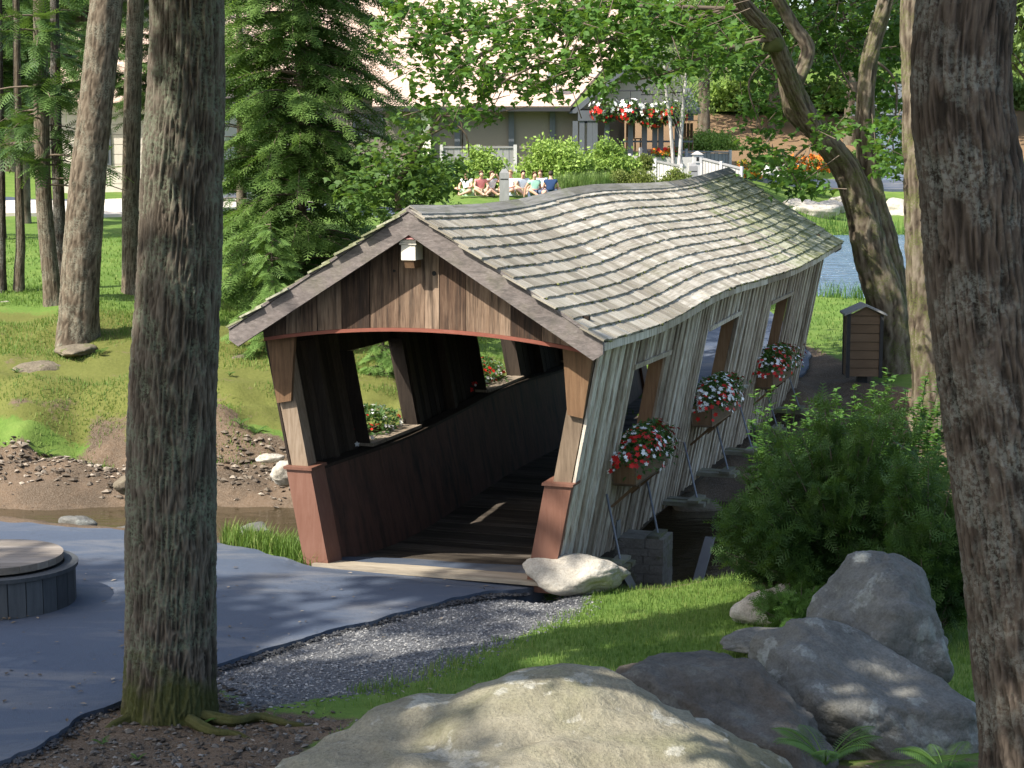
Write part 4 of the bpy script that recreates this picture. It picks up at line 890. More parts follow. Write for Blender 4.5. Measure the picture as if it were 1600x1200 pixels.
def hemlock(label, base, H_, rad, zb, seed, mat='hemlock', step=.34, per=6, spl=.46, tr=.17, tpl=SPRAY, dens=1., group=None, bmat='barktan', droop=.35, name='hemlock_tree', tip=.12, pw=.75):
    r = np.random.default_rng(seed); o = empty(name, base); tag(o, label, 'tree', group)
    trunk('trunk', [(0,0,-.3),(.04*H_*.2,0,H_*.4),(0,.02,H_*.97)], [tr*1.2, tr*.75, tr*.08], M[bmat], o, 14, 30, tr*.1, seed, tr*.4, .3, 7)
    g = G(); P = []; D = []; U = []; S = []; lum = []
    z = zb
    while z < H_*.985:
        f = (z-zb)/(H_-zb); Rz = rad*((1-f)**pw)*(.75+.25*min(1, f*6+.4))+tip; n = max(3, int(per*(1-.35*f)+.5))
        for k in range(n):
            a = r.uniform(0, 2*np.pi); L = Rz*r.uniform(.45, 1.15); zz = z+r.uniform(-.5, .5)*step; out = np.array([math.cos(a), math.sin(a), 0])
            ts = np.linspace(0, 1, 7); C = np.array([0, 0, zz])+out*(L*ts)[:, None]+np.array([0, 0, 1])*(L*(.28*ts-(droop+.28)*ts**2*r.uniform(.6, 1.2)))[:, None]
            side = np.array([-out[1], out[0], 0]); C += side*(L*.12*r.normal()*ts**2)[:, None]
            g.tube(C, np.linspace(.010+.007*L, .003, 7), 4, .5, False)
            m = max(3, int(L/spl*9*dens)); q = r.uniform(.08, 1.0, m)**.85
            c = np.array([np.interp(q, ts, C[:, j]) for j in range(3)]).T; sd = np.where(r.random(m) < .5, 1, -1)[:, None]
            ang = r.uniform(.25, 1.0, m)[:, None]*(1-.6*(q[:, None] > .93)); d = out*np.cos(ang)+side*np.sin(ang)*sd+np.array([0, 0, -1])*r.uniform(.0, .6, m)[:, None]
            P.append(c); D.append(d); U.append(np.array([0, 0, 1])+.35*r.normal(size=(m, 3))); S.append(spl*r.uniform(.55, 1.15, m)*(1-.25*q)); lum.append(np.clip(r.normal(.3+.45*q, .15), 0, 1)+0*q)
        z += step*(1-.3*f)
    P, D, U, S, lum = map(np.concatenate, (P, D, U, S, lum))
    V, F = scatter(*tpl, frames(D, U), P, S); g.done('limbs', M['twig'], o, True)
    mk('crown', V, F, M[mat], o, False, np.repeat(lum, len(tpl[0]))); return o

# big furrowed trunk at the left
b = atz(262, 1112, .0); bt = empty('foreground_tree', (b[0], b[1], 0)); tag(bt, 'thick furrowed tree trunk with green lichen rising beside the asphalt path', 'tree')
def px_pts(lst, Y, base): return [tuple(at(u, v, Y)-base) for u, v in lst]
bb = np.array([b[0], b[1], 0.])
pts = [(-.0, 0, -.25)]+px_pts([(264,1060),(268,900),(272,600),(284,300),(293,0)], b[1], bb)+[(.22, 0, 7.5), (.3, .1, 11)]
trunk('trunk', pts, [.36,.35,.335,.325,.30,.27,.24,.18], M['bark'], bt, 230, 560, .026, 3, .075, .2, 22, .16)
r2 = np.random.default_rng(77)
def crown_for(o, cz, rx, rz, n, nl, seed, mat='maple', hmin=0, ls=(.10, .17), off=(0, 0), tpl=MAPLE, fork=None):
    r = np.random.default_rng(seed); C = rdir(n, r)*(r.random(n)**.4)[:, None]*[rx, rx, rz]+[off[0], off[1], cz]
    g = G(); f = fork or (0.25, 0, 8.5)
    for c in C[:24]: g.tube(curve([f, (np.array(f)+c)/2+[0, 0, .6], c], 7), np.linspace(.09, .015, 7), 5, .5, False)
    g.done('limbs', M['barkdark'], o, True); V, F, lum = leaves_at(C, .7, nl, r, tpl, *ls); mk('crown', V, F, M[mat], o, False, lum)
crown_for(bt, 11.6, 2.5, 2.3, 80, 6500, 5, ls=(.2, .32), tpl=LEAF, off=(-1.5, -3.4))  # unseen crown, shifted aside so its shade covers the dark shrub
# surface roots
for pl in ([(.25,-.15,.02),(.55,-.32,.03),(.75,-.22,.025),(1.0,-.32,.0),(1.25,-.30,-.04)], [(.2,-.25,.02),(.42,-.5,.01),(.62,-.55,-.005),(.8,-.72,-.04)], [(-.22,-.2,.02),(-.36,-.36,-.01),(-.45,-.5,-.06)]):
    P = np.array(pl); trunk('root', [tuple(p) for p in P], list(np.linspace(.055, .018, len(P))), M['bark'], bt, 18, 40, .016, 9)

# dark trunk at the right edge, close to the camera
Yr = 9.2; rbase = np.array([2.62, Yr, H(2.62, Yr)]); rt = empty('foreground_tree', tuple(rbase)); tag(rt, 'dark rough barked tree trunk filling the right edge of the view', 'tree')
pts = [(.12, 0, -.3)]+px_pts([(1633,1200),(1608,1000),(1580,800),(1555,640),(1535,500),(1518,300),(1508,0)], Yr, rbase)+[(.0, .1, 6.5), (.1, .2, 9)]
trunk('trunk', pts, [.40,.335,.305,.285,.272,.262,.258,.24,.20,.15], M['barkdark'], rt, 200, 440, .022, 17, .05, .4, 19, .2)
crown_for(rt, 11.5, 3.0, 2.2, 60, 4500, 6, ls=(.16, .26), tpl=LEAF, fork=(.05, .15, 7.5))
g = G()
for (u, v, s) in ((1465, 590, .07), (1475, 620, .05)):
    p = at(u, v, Yr)-rbase+[.06, -.02, 0]; V = rdir(60, r2)
p = at(1472, 598, Yr)-rbase; rock('knot', tuple(p+[.05, .0, 0]), (.085, .07, .10), 5, M['barkdark'], (0, 20, 0), 4, parent=rt)

# forked maple on the far bank
mb = atz(1402, 592, .2); mp_ = empty('maple_tree', tuple(mb)); tag(mp_, 'forked mossy maple leaning over the bridge end with hanging leafy branches', 'tree')
Ym = mb[1]
def mpx(lst): return [tuple(at(u, v, Ym+dy)-mb) for u, v, dy in lst]
trunk('trunk', [(0.05, 0, -.3)]+mpx([(1398,560,0),(1385,470,0),(1362,400,0),(1346,330,0),(1322,265,0),(1285,215,-.3),(1252,165,-.6),(1228,110,-1),(1205,55,-1.5),(1170,15,-2),(1120,-50,-2.6)]), [.46,.37,.34,.31,.27,.24,.20,.175,.16,.15,.12,.09], M['barkmoss'], mp_, 50, 150, .03, 21, .12, .4, 9)
trunk('limb', mpx([(1405,540,.25),(1402,470,.3),(1385,380,.3),(1368,320,.3),(1356,250,.3),(1352,180,.2),(1360,90,.2),(1385,0,.2),(1400,-90,.2)]), [.26,.24,.22,.20,.19,.175,.15,.13,.08], M['barkmoss'], mp_, 40, 110, .03, 22, 0, .4, 9)
trunk('limb', mpx([(1240,140,-.8),(1262,80,-.6),(1240,40,-.6),(1215,0,-.8),(1190,-50,-1)]), [.13,.12,.11,.10,.08], M['barkmoss'], mp_, 24, 50, .02, 23)
trunk('limb', mpx([(1295,225,-.2),(1262,200,-.2),(1236,175,-.3),(1222,120,-.4)]), [.15,.13,.12,.08], M['barkmoss'], mp_, 24, 40, .02, 24)
rock('moss_burl', tuple(at(1208, 66, Ym-1.4)-mb), (.22, .2, .2), 25, M['moss'], (0, 0, 0), 4, parent=mp_)
g = G(); r = np.random.default_rng(31)
BLOB = [(640,60,55,60,26),(690,120,45,55,26),(700,50,70,50,40),(740,165,40,25,12),(780,90,75,60,56),(860,60,85,60,70),(850,140,45,22,16),(930,110,70,35,30),(960,40,95,50,80),(1040,60,95,60,90),(1020,115,50,18,10),(1110,70,80,45,55),(1150,55,90,60,70),(1190,130,45,45,30),
        (1190,180,40,35,16),(1260,60,70,60,50),(1310,60,80,60,60),(1330,140,60,60,40),(1290,205,45,25,10),(1390,100,45,100,65),(1395,215,35,40,28),(1210,255,45,25,22),(1255,285,40,18,18),(1180,235,25,18,8),(1395,255,30,22,18),(1380,40,60,50,50),(610,20,40,30,12),(880,20,260,30,120)]
C = []
for u, v, ru, rv, n in BLOB:
    a = r.uniform(0, 2*np.pi, n); q = np.sqrt(r.random(n)); dep = Ym-1.2+r.normal(0, 1.3, n)-1.8*(1300-u)/650 if u < 1140 or v > 195 else Ym+1.3+np.abs(r.normal(0, 1.2, n))
    for k in range(n): C.append(at(u+ru*q[k]*math.cos(a[k]), v+rv*q[k]*math.sin(a[k]), dep[k])-mb)
C = np.array(C)
V, F, lum = leaves_at(C, .17, len(C)*11, r, MAPLE, .085, .16, .72, .8); mk('crown', V, F, M['maple'], mp_, False, lum)
up = rdir(90, r)*(r.random(90)**.4)[:, None]*[5, 3.5, 2.4]+[-2.5, 0, 10.2]; V, F, lum = leaves_at(up, .8, 5200, r, LEAF, .16, .28); mk('crown', V, F, M['maple'], mp_, False, lum)
tw = G()
for path in ([(1150,10),(1040,40),(920,70),(800,120),(735,170)], [(1160,15),(1000,10),(860,20),(720,50),(630,60)], [(1205,60),(1120,80),(1040,115),(960,130)], [(1210,80),(1170,130),(1190,200)], [(1300,240),(1270,225),(1235,250),(1215,262),(1255,290)], [(1355,180),(1320,120),(1290,60)], [(1360,90),(1400,130),(1395,220),(1400,260)], [(900,75),(860,130),(840,150)], [(780,70),(710,110),(680,140)], [(930,20),(900,0),(850,-40)]):
    bk = min(p_[0] for p_ in path) > 1150; P = [at(u, v, Ym+1.4 if bk else Ym-1.3-1.8*(1300-u)/650)-mb for u, v in path]; G().tube(curve(P, 14), np.linspace(.03 if bk else .045, .01, 14), 5, .5, False).done('branch', M['twig'], mp_, True)
sel = r.choice(len(C), 420, False)
for k in sel: q = C[k]; tw.tube([q, q+r.normal(0, .28, 3)+[.1, 0, .15]], [.006, .011], 3, .5, False)
tw.done('twigs', M['twig'], mp_, True, kind='stuff')
# slimmer trunk behind the dark one
b = atz(1462, 640, .15); o = empty('broadleaf_tree', tuple(b)); tag(o, 'grey trunk with a long bark scar half hidden by the dark trunk', 'tree')
trunk('trunk', [(0,0,-.3)]+[tuple(at(u, v, b[1])-b) for u, v in [(1456,600),(1448,500),(1440,380),(1436,260),(1432,120),(1428,0)]]+[(-.4, 0, 9)], [.36,.30,.27,.25,.24,.22,.2,.14], M['barkmoss'], o, 50, 130, .03, 41, .1, .4, 9)
crown_for(o, 11, 3, 2.4, 50, 3600, 8, ls=(.18, .28), tpl=LEAF, fork=(-.35, 0, 8))

# hemlocks
b = at(468, 470, 35.5); b[2] = H(b[0], b[1]); hem1 = hemlock('large hemlock with feathery drooping boughs behind the bridge', tuple(b), 13.5, 2.42, .5, 101, step=.27, per=12, spl=.46, dens=1.25, tr=.12, tpl=SPRAY_M, pw=.5)
b = at(425, 480, 31.5); b[2] = H(b[0], b[1]); hemlock('young bright hemlock left of the bridge gable', tuple(b), 2.35, .72, .15, 102, 'hemlockyoung', .17, 6, .30, .035, dens=1.3, name='young_hemlock', tip=.06)
b = at(598, 640, 30.6); b[2] = H(b[0], b[1]); hemlock('small hemlock seen through the bridge window', tuple(b), 1.45, .62, .08, 103, 'hemlockyoung', .15, 6, .26, .03, dens=1.3, name='young_hemlock', tip=.05)
b = at(378, 500, 42); b[2] = H(b[0], b[1]); hem2 = hemlock('shaded hemlock between the big trunk and the gable', tuple(b), 9.0, 1.5, .35, 104, 'darkconifer', .34, 6, .5, .12)
# low maple boughs in front of the hemlock
b = at(640, 330, 33.0); b[2] = H(b[0], b[1]); sm = empty('maple_sapling', tuple(b)); tag(sm, 'leaning young maple with pale bare twigs in front of the lodge', 'tree')
r = np.random.default_rng(61); C = []
for u, v, ru, rv, n in [(600,265,55,40,60),(650,205,38,40,36),(590,315,45,25,34),(700,175,35,16,12),(560,295,30,25,22),(640,255,45,40,40),(690,285,40,40,40),(655,300,30,30,30)]:
    a = r.uniform(0, 2*np.pi, n); q = np.sqrt(r.random(n)); C += [at(u+ru*q[k]*math.cos(a[k]), v+rv*q[k]*math.sin(a[k]), 33+r.normal(0, .5))-b for k in range(n)]
C = np.array(C); V, F, lum = leaves_at(C, .3, 1700, r, MAPLE, .09, .17, .75, .7); mk('crown', V, F, M['farleaf'], sm, False, lum)
trunk('trunk', [(0,0,-.2)]+[tuple(at(u, v, 33)-b) for u, v in [(622,310),(640,260),(665,215),(690,180)]], [.07,.06,.05,.035,.02], M['twig'], sm, 10, 24, .004, 3)
g = G()
for path in ([(640,260),(590,290),(540,310)], [(665,215),(705,195),(728,210),(733,245)], [(690,180),(720,190),(722,240)], [(650,235),(610,250),(570,262)], [(690,180),(740,165),(790,150)]):
    G().tube(curve([at(u, v, 33)-b for u, v in path], 10), np.linspace(.028, .008, 10), 5, .5, False).done('limb', M['twig'], sm, True)

# trunks on the left bank
def bare(label, foot, z, tops, wpx, mat, seed, H_=11, crown=None):
    b = atz(*foot, z); b[2] = H(b[0], b[1])-.02; o = empty('bank_tree', tuple(b)); tag(o, label, 'tree', 'trees on the left bank'); k = b[1]/FPX
    q = [tuple(at(u, v, b[1])-b) for u, v in tops]; e = np.array(q[-1]); s_ = (e-np.array(q[-2])); s_ = s_/np.linalg.norm(s_); q.append(tuple(e+s_*max(1, H_-e[2])))
    trunk('trunk', [(0,0,-.2)]+q, list(np.linspace(wpx[0], wpx[1], len(q))*k/2)+[.05], M[mat], o, 70, 220, wpx[0]*k*.022, seed, wpx[0]*k*.14, .35, 17, .2)
    return o, b, q
o, b, q = bare('thick tan trunk leaning right on the mossy bank', (118,540), .85, [(122,500),(128,400),(138,280),(150,170),(160,60),(172,-60)], (62,48), 'barktan', 51)
crown_for(o, 11.5, 2.6, 2.4, 50, 3600, 52, ls=(.18, .28), tpl=LEAF, off=(1.2, 0), fork=(1.1, 0, 9), mat='farleaf')
o, b, q = bare('slim reddish conifer trunk with bare side branches left of the leaning trunk', (84,488), 1.2, [(80,440),(70,330),(66,230),(64,120),(62,0)], (28,20), 'barktan', 53)
r = np.random.default_rng(9); g = G(); P_, D_ = [], []
for k in range(46):
    s_ = r.uniform(.25, .95); a = np.array([np.interp(s_, np.linspace(0, 1, len(q)), [p[j] for p in q]) for j in range(3)]); an = r.uniform(0, 6.28); L = r.uniform(.6, 1.7)
    C_ = np.array([a+np.array([math.cos(an), math.sin(an), .1-.25*t_])*L*t_ for t_ in np.linspace(0, 1, 6)]); G().tube(C_, np.linspace(.022, .006, 6), 4, .5, False).done('branch', M['twig'], o, True)
    if a[2] > 2.6:
        for m in range(22): qq = r.uniform(.35, 1); P_.append(C_[0]+(C_[-1]-C_[0])*qq); D_.append(np.array([math.cos(an), math.sin(an), -.3])+.7*r.normal(size=3))
P_, D_ = np.array(P_), np.array(D_)
V, F = scatter(*SPRAY, frames(D_), P_, r.uniform(.25, .5, len(P_))); mk('crown', V, F, M['darkconifer'], o, False, np.repeat(r.random(len(P_)), len(SPRAY[0])))
bare('pale straight trunk partly behind the big left trunk', (207,447), 1.55, [(206,400),(205,280),(208,120),(212,0)], (32,26), 'barktan', 54)
bare('thin grey trunk beside the slim reddish conifer trunk', (100,470), 1.35, [(98,420),(93,330),(88,200),(86,60)], (22,15), 'barkdark', 55)
bare('small curved trunk far left on the lawn', (28,447), 1.6, [(30,420),(32,380),(30,300),(28,180)], (17,12), 'barktan', 56)
bare('dark trunk cut by the left edge of the view', (2,448), 1.6, [(2,400),(2,300),(0,150)], (15,11), 'barkdark', 57)
G_BG = 'conifers behind the left bank'
hb = hemlock('dark conifer at the left edge behind the thin trunks', (-13.2, 47, H(-13.2, 47)), 13, 2.5, 3.4, 105, 'darkconifer', .40, 7, .5, .16, SPRAY_M, 1.5, G_BG, name='conifer_tree')
for k, (u, Y_, sc, lab) in enumerate([(40,52,1.05,'tall dark conifer behind the slim reddish trunk'),(268,62,.9,'conifer whose boughs show right of the pale straight trunk'),(150,62,1.2,'conifer behind the leaning tan trunk')]):
    x = (u-800)/FPX*Y_; copytree(hb, (x, Y_, H(x, Y_)-(.2 if k else 0)), lab, k*1.3+.5, sc, G_BG)
cam_shade = 'unseen trees placed to shade the foreground'  # unseen trees, crowns set where their shade should fall
sh1 = broadleaf('unseen tree placed left of the path to shade the asphalt', (-13.4, 7.2, H(-13.4, 7.2)), 15.5, 4.1, 8.5, 201, 120, 9500, (.28, .46), 'maple', 'barkdark', .3, group=cam_shade, name='shade_tree', crad=.6)
copytree(sh1, (-2.75, 8.6, H(-2.75, 8.6)-.9), 'unseen tree placed on the left to shade the right hand boulders', 2.1, .74, cam_shade)
broadleaf('unseen leaning tree added to shade the dark right trunk', (-3.8, 4.9, H(-3.8, 4.9)), 11.5, 2.0, 7.2, 207, 60, 4200, (.24, .4), 'maple', 'barkdark', .16, group=cam_shade, lean=(3.4, 2.2), name='shade_tree', crad=.5)  # added to darken the right trunk, leaned so its stem stays unseen
copytree(sh1, (-13.5, .5, H(-13.5, .5)), 'unseen tree placed far left to shade the near path', 4.0, 1.0, cam_shade)

# ------------------------------------------------------------------ undergrowth near the camera
def feather_shrub(label, base, rx, ry, hh, nstem, nspray, seed, mat='shrub', spl=.2):
    r = np.random.default_rng(seed); o = empty('shrub', base); tag(o, label, 'shrub'); g = G(); P, D, L = [], [], []
    per = nspray//nstem
    for k in range(nstem):
        a = r.uniform(0, 2*np.pi); q = r.random()**.55; tip = np.array([math.cos(a)*rx*q, math.sin(a)*ry*q, hh*(1-.55*q**2.2)*r.uniform(.6, 1.2)])
        root = tip*[.12, .12, 0]; mid = root*.4+tip*np.array([.45, .45, .62]); C = curve([root, mid, tip], 9); g.tube(C, np.linspace(.012, .003, 9), 4, .5, False)
        s = r.uniform(.15, 1, per)**.7; c = np.array([np.interp(s, np.linspace(0, 1, 9), C[:, j]) for j in range(3)]).T; tg = (C[-1]-C[3]); tg = tg/np.linalg.norm(tg)
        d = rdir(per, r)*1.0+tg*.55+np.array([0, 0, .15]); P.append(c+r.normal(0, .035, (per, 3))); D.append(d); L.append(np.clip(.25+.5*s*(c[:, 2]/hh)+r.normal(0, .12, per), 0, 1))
    P, D, L = map(np.concatenate, (P, D, L)); n = len(P)
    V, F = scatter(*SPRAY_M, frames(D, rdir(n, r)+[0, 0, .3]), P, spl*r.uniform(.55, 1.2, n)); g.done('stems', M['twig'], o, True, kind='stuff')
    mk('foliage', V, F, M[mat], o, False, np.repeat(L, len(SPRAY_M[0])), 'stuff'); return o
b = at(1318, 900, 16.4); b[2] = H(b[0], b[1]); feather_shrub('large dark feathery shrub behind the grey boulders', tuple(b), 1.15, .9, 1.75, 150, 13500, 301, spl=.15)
b = at(1210, 850, 17.6); b[2] = H(b[0], b[1]); feather_shrub('lower dark shrub spilling over the stream bank', tuple(b), .55, .5, .95, 60, 4200, 302, spl=.14)
b = at(1250, 930, 15.7); b[2] = H(b[0], b[1]); feather_shrub('small bright green shrub at the foot of the dark shrub', tuple(b), .42, .35, .48, 40, 1500, 303, 'herb', .10)
b = at(1450, 880, 15.2); b[2] = H(b[0], b[1]); feather_shrub('dark shrub beside the right hand trunk', tuple(b), .55, .5, 1.5, 70, 5200, 304, spl=.14)
def herb(base, hh, seed, label):
    r = np.random.default_rng(seed); o = empty('herb_plant', base); tag(o, label, 'plant', 'tall leafy stems behind the dark shrub'); g = G(); P, D, S = [], [], []
    for k in range(8):
        tip = np.array([r.normal(0, .2), r.normal(0, .18), hh*r.uniform(.7, 1.1)]); C = curve([(0,0,0), tip*[.4,.4,.6], tip], 8); g.tube(C, np.linspace(.007, .003, 8), 4, .5, False); n = 64
        s = r.uniform(.1, 1, n); c = np.array([np.interp(s, np.linspace(0, 1, 8), C[:, j]) for j in range(3)]).T; a = r.uniform(0, 6.28, n)
        P.append(c); D.append(np.c_[np.cos(a), np.sin(a), r.uniform(-.2, .6, n)]); S.append(np.c_[.17*(1.15-.7*s), .17*(1.1-.6*s), .1+0*s])
    P, D, S = map(np.concatenate, (P, D, S)); V, F = scatter(*LEAF, frames(D), P, S); g.done('stems', M['herb'], o, True, kind='stuff')
    mk('leaves', V, F, M['herb'], o, False, np.repeat(r.random(len(P)), 4), 'stuff'); return o
HP = [(1195,660,19.6,.95),(1235,650,20.0,1.05),(1275,640,20.3,1.0),(1305,640,19.8,1.1),(1340,640,20.4,1.15),(1372,630,20.0,1.1),(1400,625,20.6,1.2),(1432,640,20.0,1.15),(1465,650,19.6,1.0),(1250,690,19.2,.8),(1320,680,19.2,.85),(1390,690,19.0,.85),(1450,720,18.8,.8)]
for k, (u, v, Y_, h_) in enumerate(HP):
    p = at(u, v, Y_); z0 = max(p[2]-h_*.25, H(p[0], Y_)); top = at(u, v-30, Y_)[2]; z0 = H(p[0], Y_)
    herb((p[0], Y_, z0), max(.5, min(2.3, top-z0)), 400+k, (['leftmost','second','third','fourth','fifth','sixth','seventh','eighth','rightmost'][k]+' clump of tall leafy stems in the row behind the dark shrub' if k < 9 else ['leftmost','second','third','rightmost'][k-9]+' shorter leafy clump just above the dark shrub'))
def fern(base, n, L, seed, label):
    r = np.random.default_rng(seed); o = empty('fern', base); tag(o, label, 'fern')
    for k in range(n):
        a = r.uniform(0, 6.28); out = np.array([math.cos(a), math.sin(a), 0]); l = L*r.uniform(.75, 1.1); sd = np.array([-out[1], out[0], 0]); g = G()
        s = np.linspace(0, 1, 16); C = out*(l*.75*s)[:, None]+np.array([0, 0, 1])*(l*(1.0*s-.62*s**2))[:, None]; g.tube(C, np.linspace(.005, .0015, 16), 4, .5, False)
        P, D, S = [], [], []
        for q in np.linspace(.12, .98, 27):
            c = np.array([np.interp(q, s, C[:, j]) for j in range(3)]); w = l*.24*math.sin(math.pi*min(1, q*.85+.13))
            for sg in (1, -1): P.append(c); D.append(sd*sg+out*.35+np.array([0, 0, -.15])); S.append((w, w*.2, .2*w))
        V, F = scatter(*LEAF, frames(np.array(D)), np.array(P), np.array(S)); g.add(V, F, r.uniform(.3, .9)); g.done('frond', M['herb'], o, withvar=True)
    return o
p = at(1290, 1195, 9.6); fern((p[0], 9.6, p[2]), 10, .42, 501, 'bright fern in front of the dark flat boulder')
p = at(1478, 1215, 9.6); fern((p[0], 9.6, p[2]), 9, .40, 502, 'fern at the foot of the right hand trunk')
for k, (u, v, n_, L_, lab) in enumerate([(425,1120,5,.13,'small weed right of the big trunk base'),(318,1128,6,.17,'grassy weed at the foot of the big trunk'),(160,1160,4,.11,'tiny weed in the stones at the path edge'),(215,1190,5,.10,'low weed in the dirt left of the roots')]):
    p = atz(u, v, .01); fern((p[0], p[1], H(p[0], p[1])), n_, L_, 510+k, lab).name = 'weed'

rw = np.random.default_rng(88)
for k, (u, v, wh) in enumerate([(20,640,'left edge of'),(150,625,'middle of'),(370,690,'bridge end of'),(395,700,'foot of'),(60,760,'shore below'),(355,640,'upper right of'),(110,600,'top of'),(390,620,'crest of')]):
    p = atz(u, v, {0: .0}.get(0)); yb = min(max(p[1], 27.4), 31); xb = (u-800)/FPX*yb
    fern((xb, yb, H(xb, yb)), 7, rw.uniform(.16, .3), 530+k, 'low green weed at the '+wh+' the mossy stream bank').name = 'weed'

# ------------------------------------------------------------------ round wooden tub, bin
c0 = atz(2, 944, .03); tub = empty('tub', tuple(c0)); tag(tub, 'round wooden tub with a plank lid standing on the asphalt', 'tub')
Rt = .70; n = 26; inner = G()
th = np.linspace(0, 2*np.pi, 40, endpoint=False); V = np.r_[np.c_[np.cos(th)*(Rt-.03), np.sin(th)*(Rt-.03), th*0], np.c_[np.cos(th)*(Rt-.03), np.sin(th)*(Rt-.03), th*0+.35]]
mk('drum', V, [np.array([[k, (k+1) % 40, (k+1) % 40+40, k+40] for k in range(40)]), np.array([list(range(40, 80))])], M['tubwood'], tub)
for k in range(n):
    a0, a1 = 2*np.pi*k/n+.006, 2*np.pi*(k+1)/n-.006; P = []
    for z in (-.03, .36):
        for a, q in ((a0, Rt-.028), (a0, Rt), (a1, Rt), (a1, Rt-.028)): P.append((q*math.cos(a), q*math.sin(a), z))
    mk('stave', P, BOXF, M['tubwood'], tub)
th = np.linspace(0, 2*np.pi, 60, endpoint=False); V = []
for q, z in ((Rt-.10, .362), (Rt+.025, .362), (Rt+.03, .40), (Rt-.10, .40)): V += [(q*math.cos(a), q*math.sin(a), z) for a in th]
mk('rim', V, np.array([[r0*60+k, r0*60+(k+1) % 60, ((r0+1) % 4)*60+(k+1) % 60, ((r0+1) % 4)*60+k] for r0 in range(4) for k in range(60)]), M['tubwood'], tub)
lid = None; Rl = .64; y = -Rl
while y < Rl-.02:
    wd = min(.125, Rl-y); xs = []
    ys = np.linspace(y+.003, y+wd-.003, 5); half = [math.sqrt(max(0, Rl*Rl-q*q)) for q in ys]
    loop = [(h_, q) for h_, q in zip(half, ys)]+[(-h_, q) for h_, q in zip(half[::-1], ys[::-1])]
    V = [(x-.05, q, z) for z in (.425, .49) for x, q in loop]; m = len(loop)
    o = mk('lid_board' if lid else 'lid', V, [np.array([list(range(m-1, -1, -1)), list(range(m, 2*m))]), np.array([[k, (k+1) % m, (k+1) % m+m, k+m] for k in range(m)])], M['lidwood'], lid or tub)
    if lid is None: lid = o
    y += wd
mb_ = inpoly([atz(u, v, .03) for u, v in [(-60,925),(20,935),(60,955),(30,968),(-60,985)]], 700, .1); mb_[:, 2] = .06
tag(stones('mulch', mb_, .008, .03, M['creekstone'], .5), 'brown bark mulch heaped at the foot of the tub', 'mulch')

b = atz(1346, 606, .15); b[2] = H(b[0], b[1]); sh = empty('litter_bin', tuple(b), R(-2)); sh.scale = (.86, .86, .95); tag(sh, 'brown louvred bin housing with a peaked top beside the forked maple', 'bin')
G().box((-.10, -.10, -.2), (.10, .10, .14)).done('foot', M['darktrim'], sh)
for x in (-.36, .29):
    for y in (-.30, .23): G().box((x, y, .14), (x+.07, y+.07, 1.28)).done('corner_post', M['darktrim'], sh)
G().box((-.28, -.23, .16), (.28, .23, 1.26)).done('core', M['darktrim'], sh)
for k in range(7):
    z = .165+k*.158
    for y, s in ((-.288, 0), (.25, 1)): G().hexa([(-.288,y,z),(.288,y,z),(.288,y+.035,z),(-.288,y+.035,z),(-.288,y+.014*(1-s),z+.15),(.288,y+.014*(1-s),z+.15),(.288,y+.035-.014*s,z+.15),(-.288,y+.035-.014*s,z+.15)]).done('siding_board', M['louvre'], sh)
    for x in (-.345, .31): G().box((x, -.228, z), (x+.035, .228, z+.15)).done('siding_board', M['louvre'], sh)
for s in (1, -1): mk('roof_board', [(0,-.36,1.44),(s*.42,-.36,1.27),(s*.42,.36,1.27),(0,.36,1.44),(0,-.36,1.475),(s*.42,-.36,1.305),(s*.42,.36,1.305),(0,.36,1.475)], BOXF, M['greypost'], sh)
mk('gable_panel', [(-.33,-.296,1.27),(.33,-.296,1.27),(.33,-.262,1.27),(-.33,-.262,1.27),(-.01,-.296,1.425),(.01,-.296,1.425),(.01,-.262,1.425),(-.01,-.262,1.425)], BOXF, M['louvre'], sh)

# ------------------------------------------------------------------ lodge
LY = 80.
def lx(u, Y_=LY): return (u-800)/FPX*Y_/1.0*1.0087
lodge = empty('lodge', (0, LY, 0)); tag(lodge, 'long taupe lodge with a big pinkish shingle roof behind the shrubs', 'building')
def lp(name, shape, mat): return shape.done(name, mat, lodge)
def zz(v, Y_=LY): return float(at(800, v, Y_)[2])
ez = zz(166, 79.2)
XA, XB, XC = lx(606), lx(906), lx(966)
lp('wall', G().box((XA, 0, 2.2), (XB, .3, ez)), M['stucco'])
lp('wall', G().box((-26, 1.6, 2.2), (XA+.4, 1.9, zz(136, 81.5))), M['stucco'])
lp('wall', G().box((XB, .9, 2.2), (XC, 1.2, ez)), M['stucco'])
lp('wall', G().box((-26, 1.9, 2.0), (XB+2, 14, ez-.4)), M['stucco'])
rise, run = 8.5, 11.0
def slab(name, P, mat, th=.18):
    P = np.array(P, float); n_ = np.cross(P[1]-P[0], P[3]-P[0]); n_ = n_/np.linalg.norm(n_)*(1 if n_[2] > 0 else -1); return mk(name, np.r_[P-n_*th, P], BOXF, mat, lodge)
xr = lx(888)
lr = slab('roof', [(XA-.5, -.9, ez), (xr, -.9, ez), (xr+7.5, -.9+run, ez+rise), (XA-.5, -.9+run, ez+rise)], M['lodgeroof'])
ez2 = zz(134, 80.8); slab('roof', [(-27, .75, ez2), (XA+1.2, .75, ez2), (XA+1.2, .75+run, ez2+rise), (-27, .75+run, ez2+rise)], M['lodgeroof'])
def gutter(x0, x1, y, z): lp('gutter', G().box((x0, y-.10, z-.17), (x1, y, z-.02)), M['darktrim'])
gutter(XA-.5, xr, -.92, ez-.05); gutter(-27, XA+.6, .73, ez2-.05)
mk('gable_siding', [(xr+.3,.35,ez-.1),(lx(1062),.35,ez-.1),(lx(1062),.6,ez-.1),(xr+.3,.6,ez-.1),(xr+4.6,.35,ez+3.4),(lx(1062),.35,ez+3.4),(lx(1062),.6,ez+3.4),(xr+4.6,.6,ez+3.4)], BOXF, M['sidebeige'], lodge)
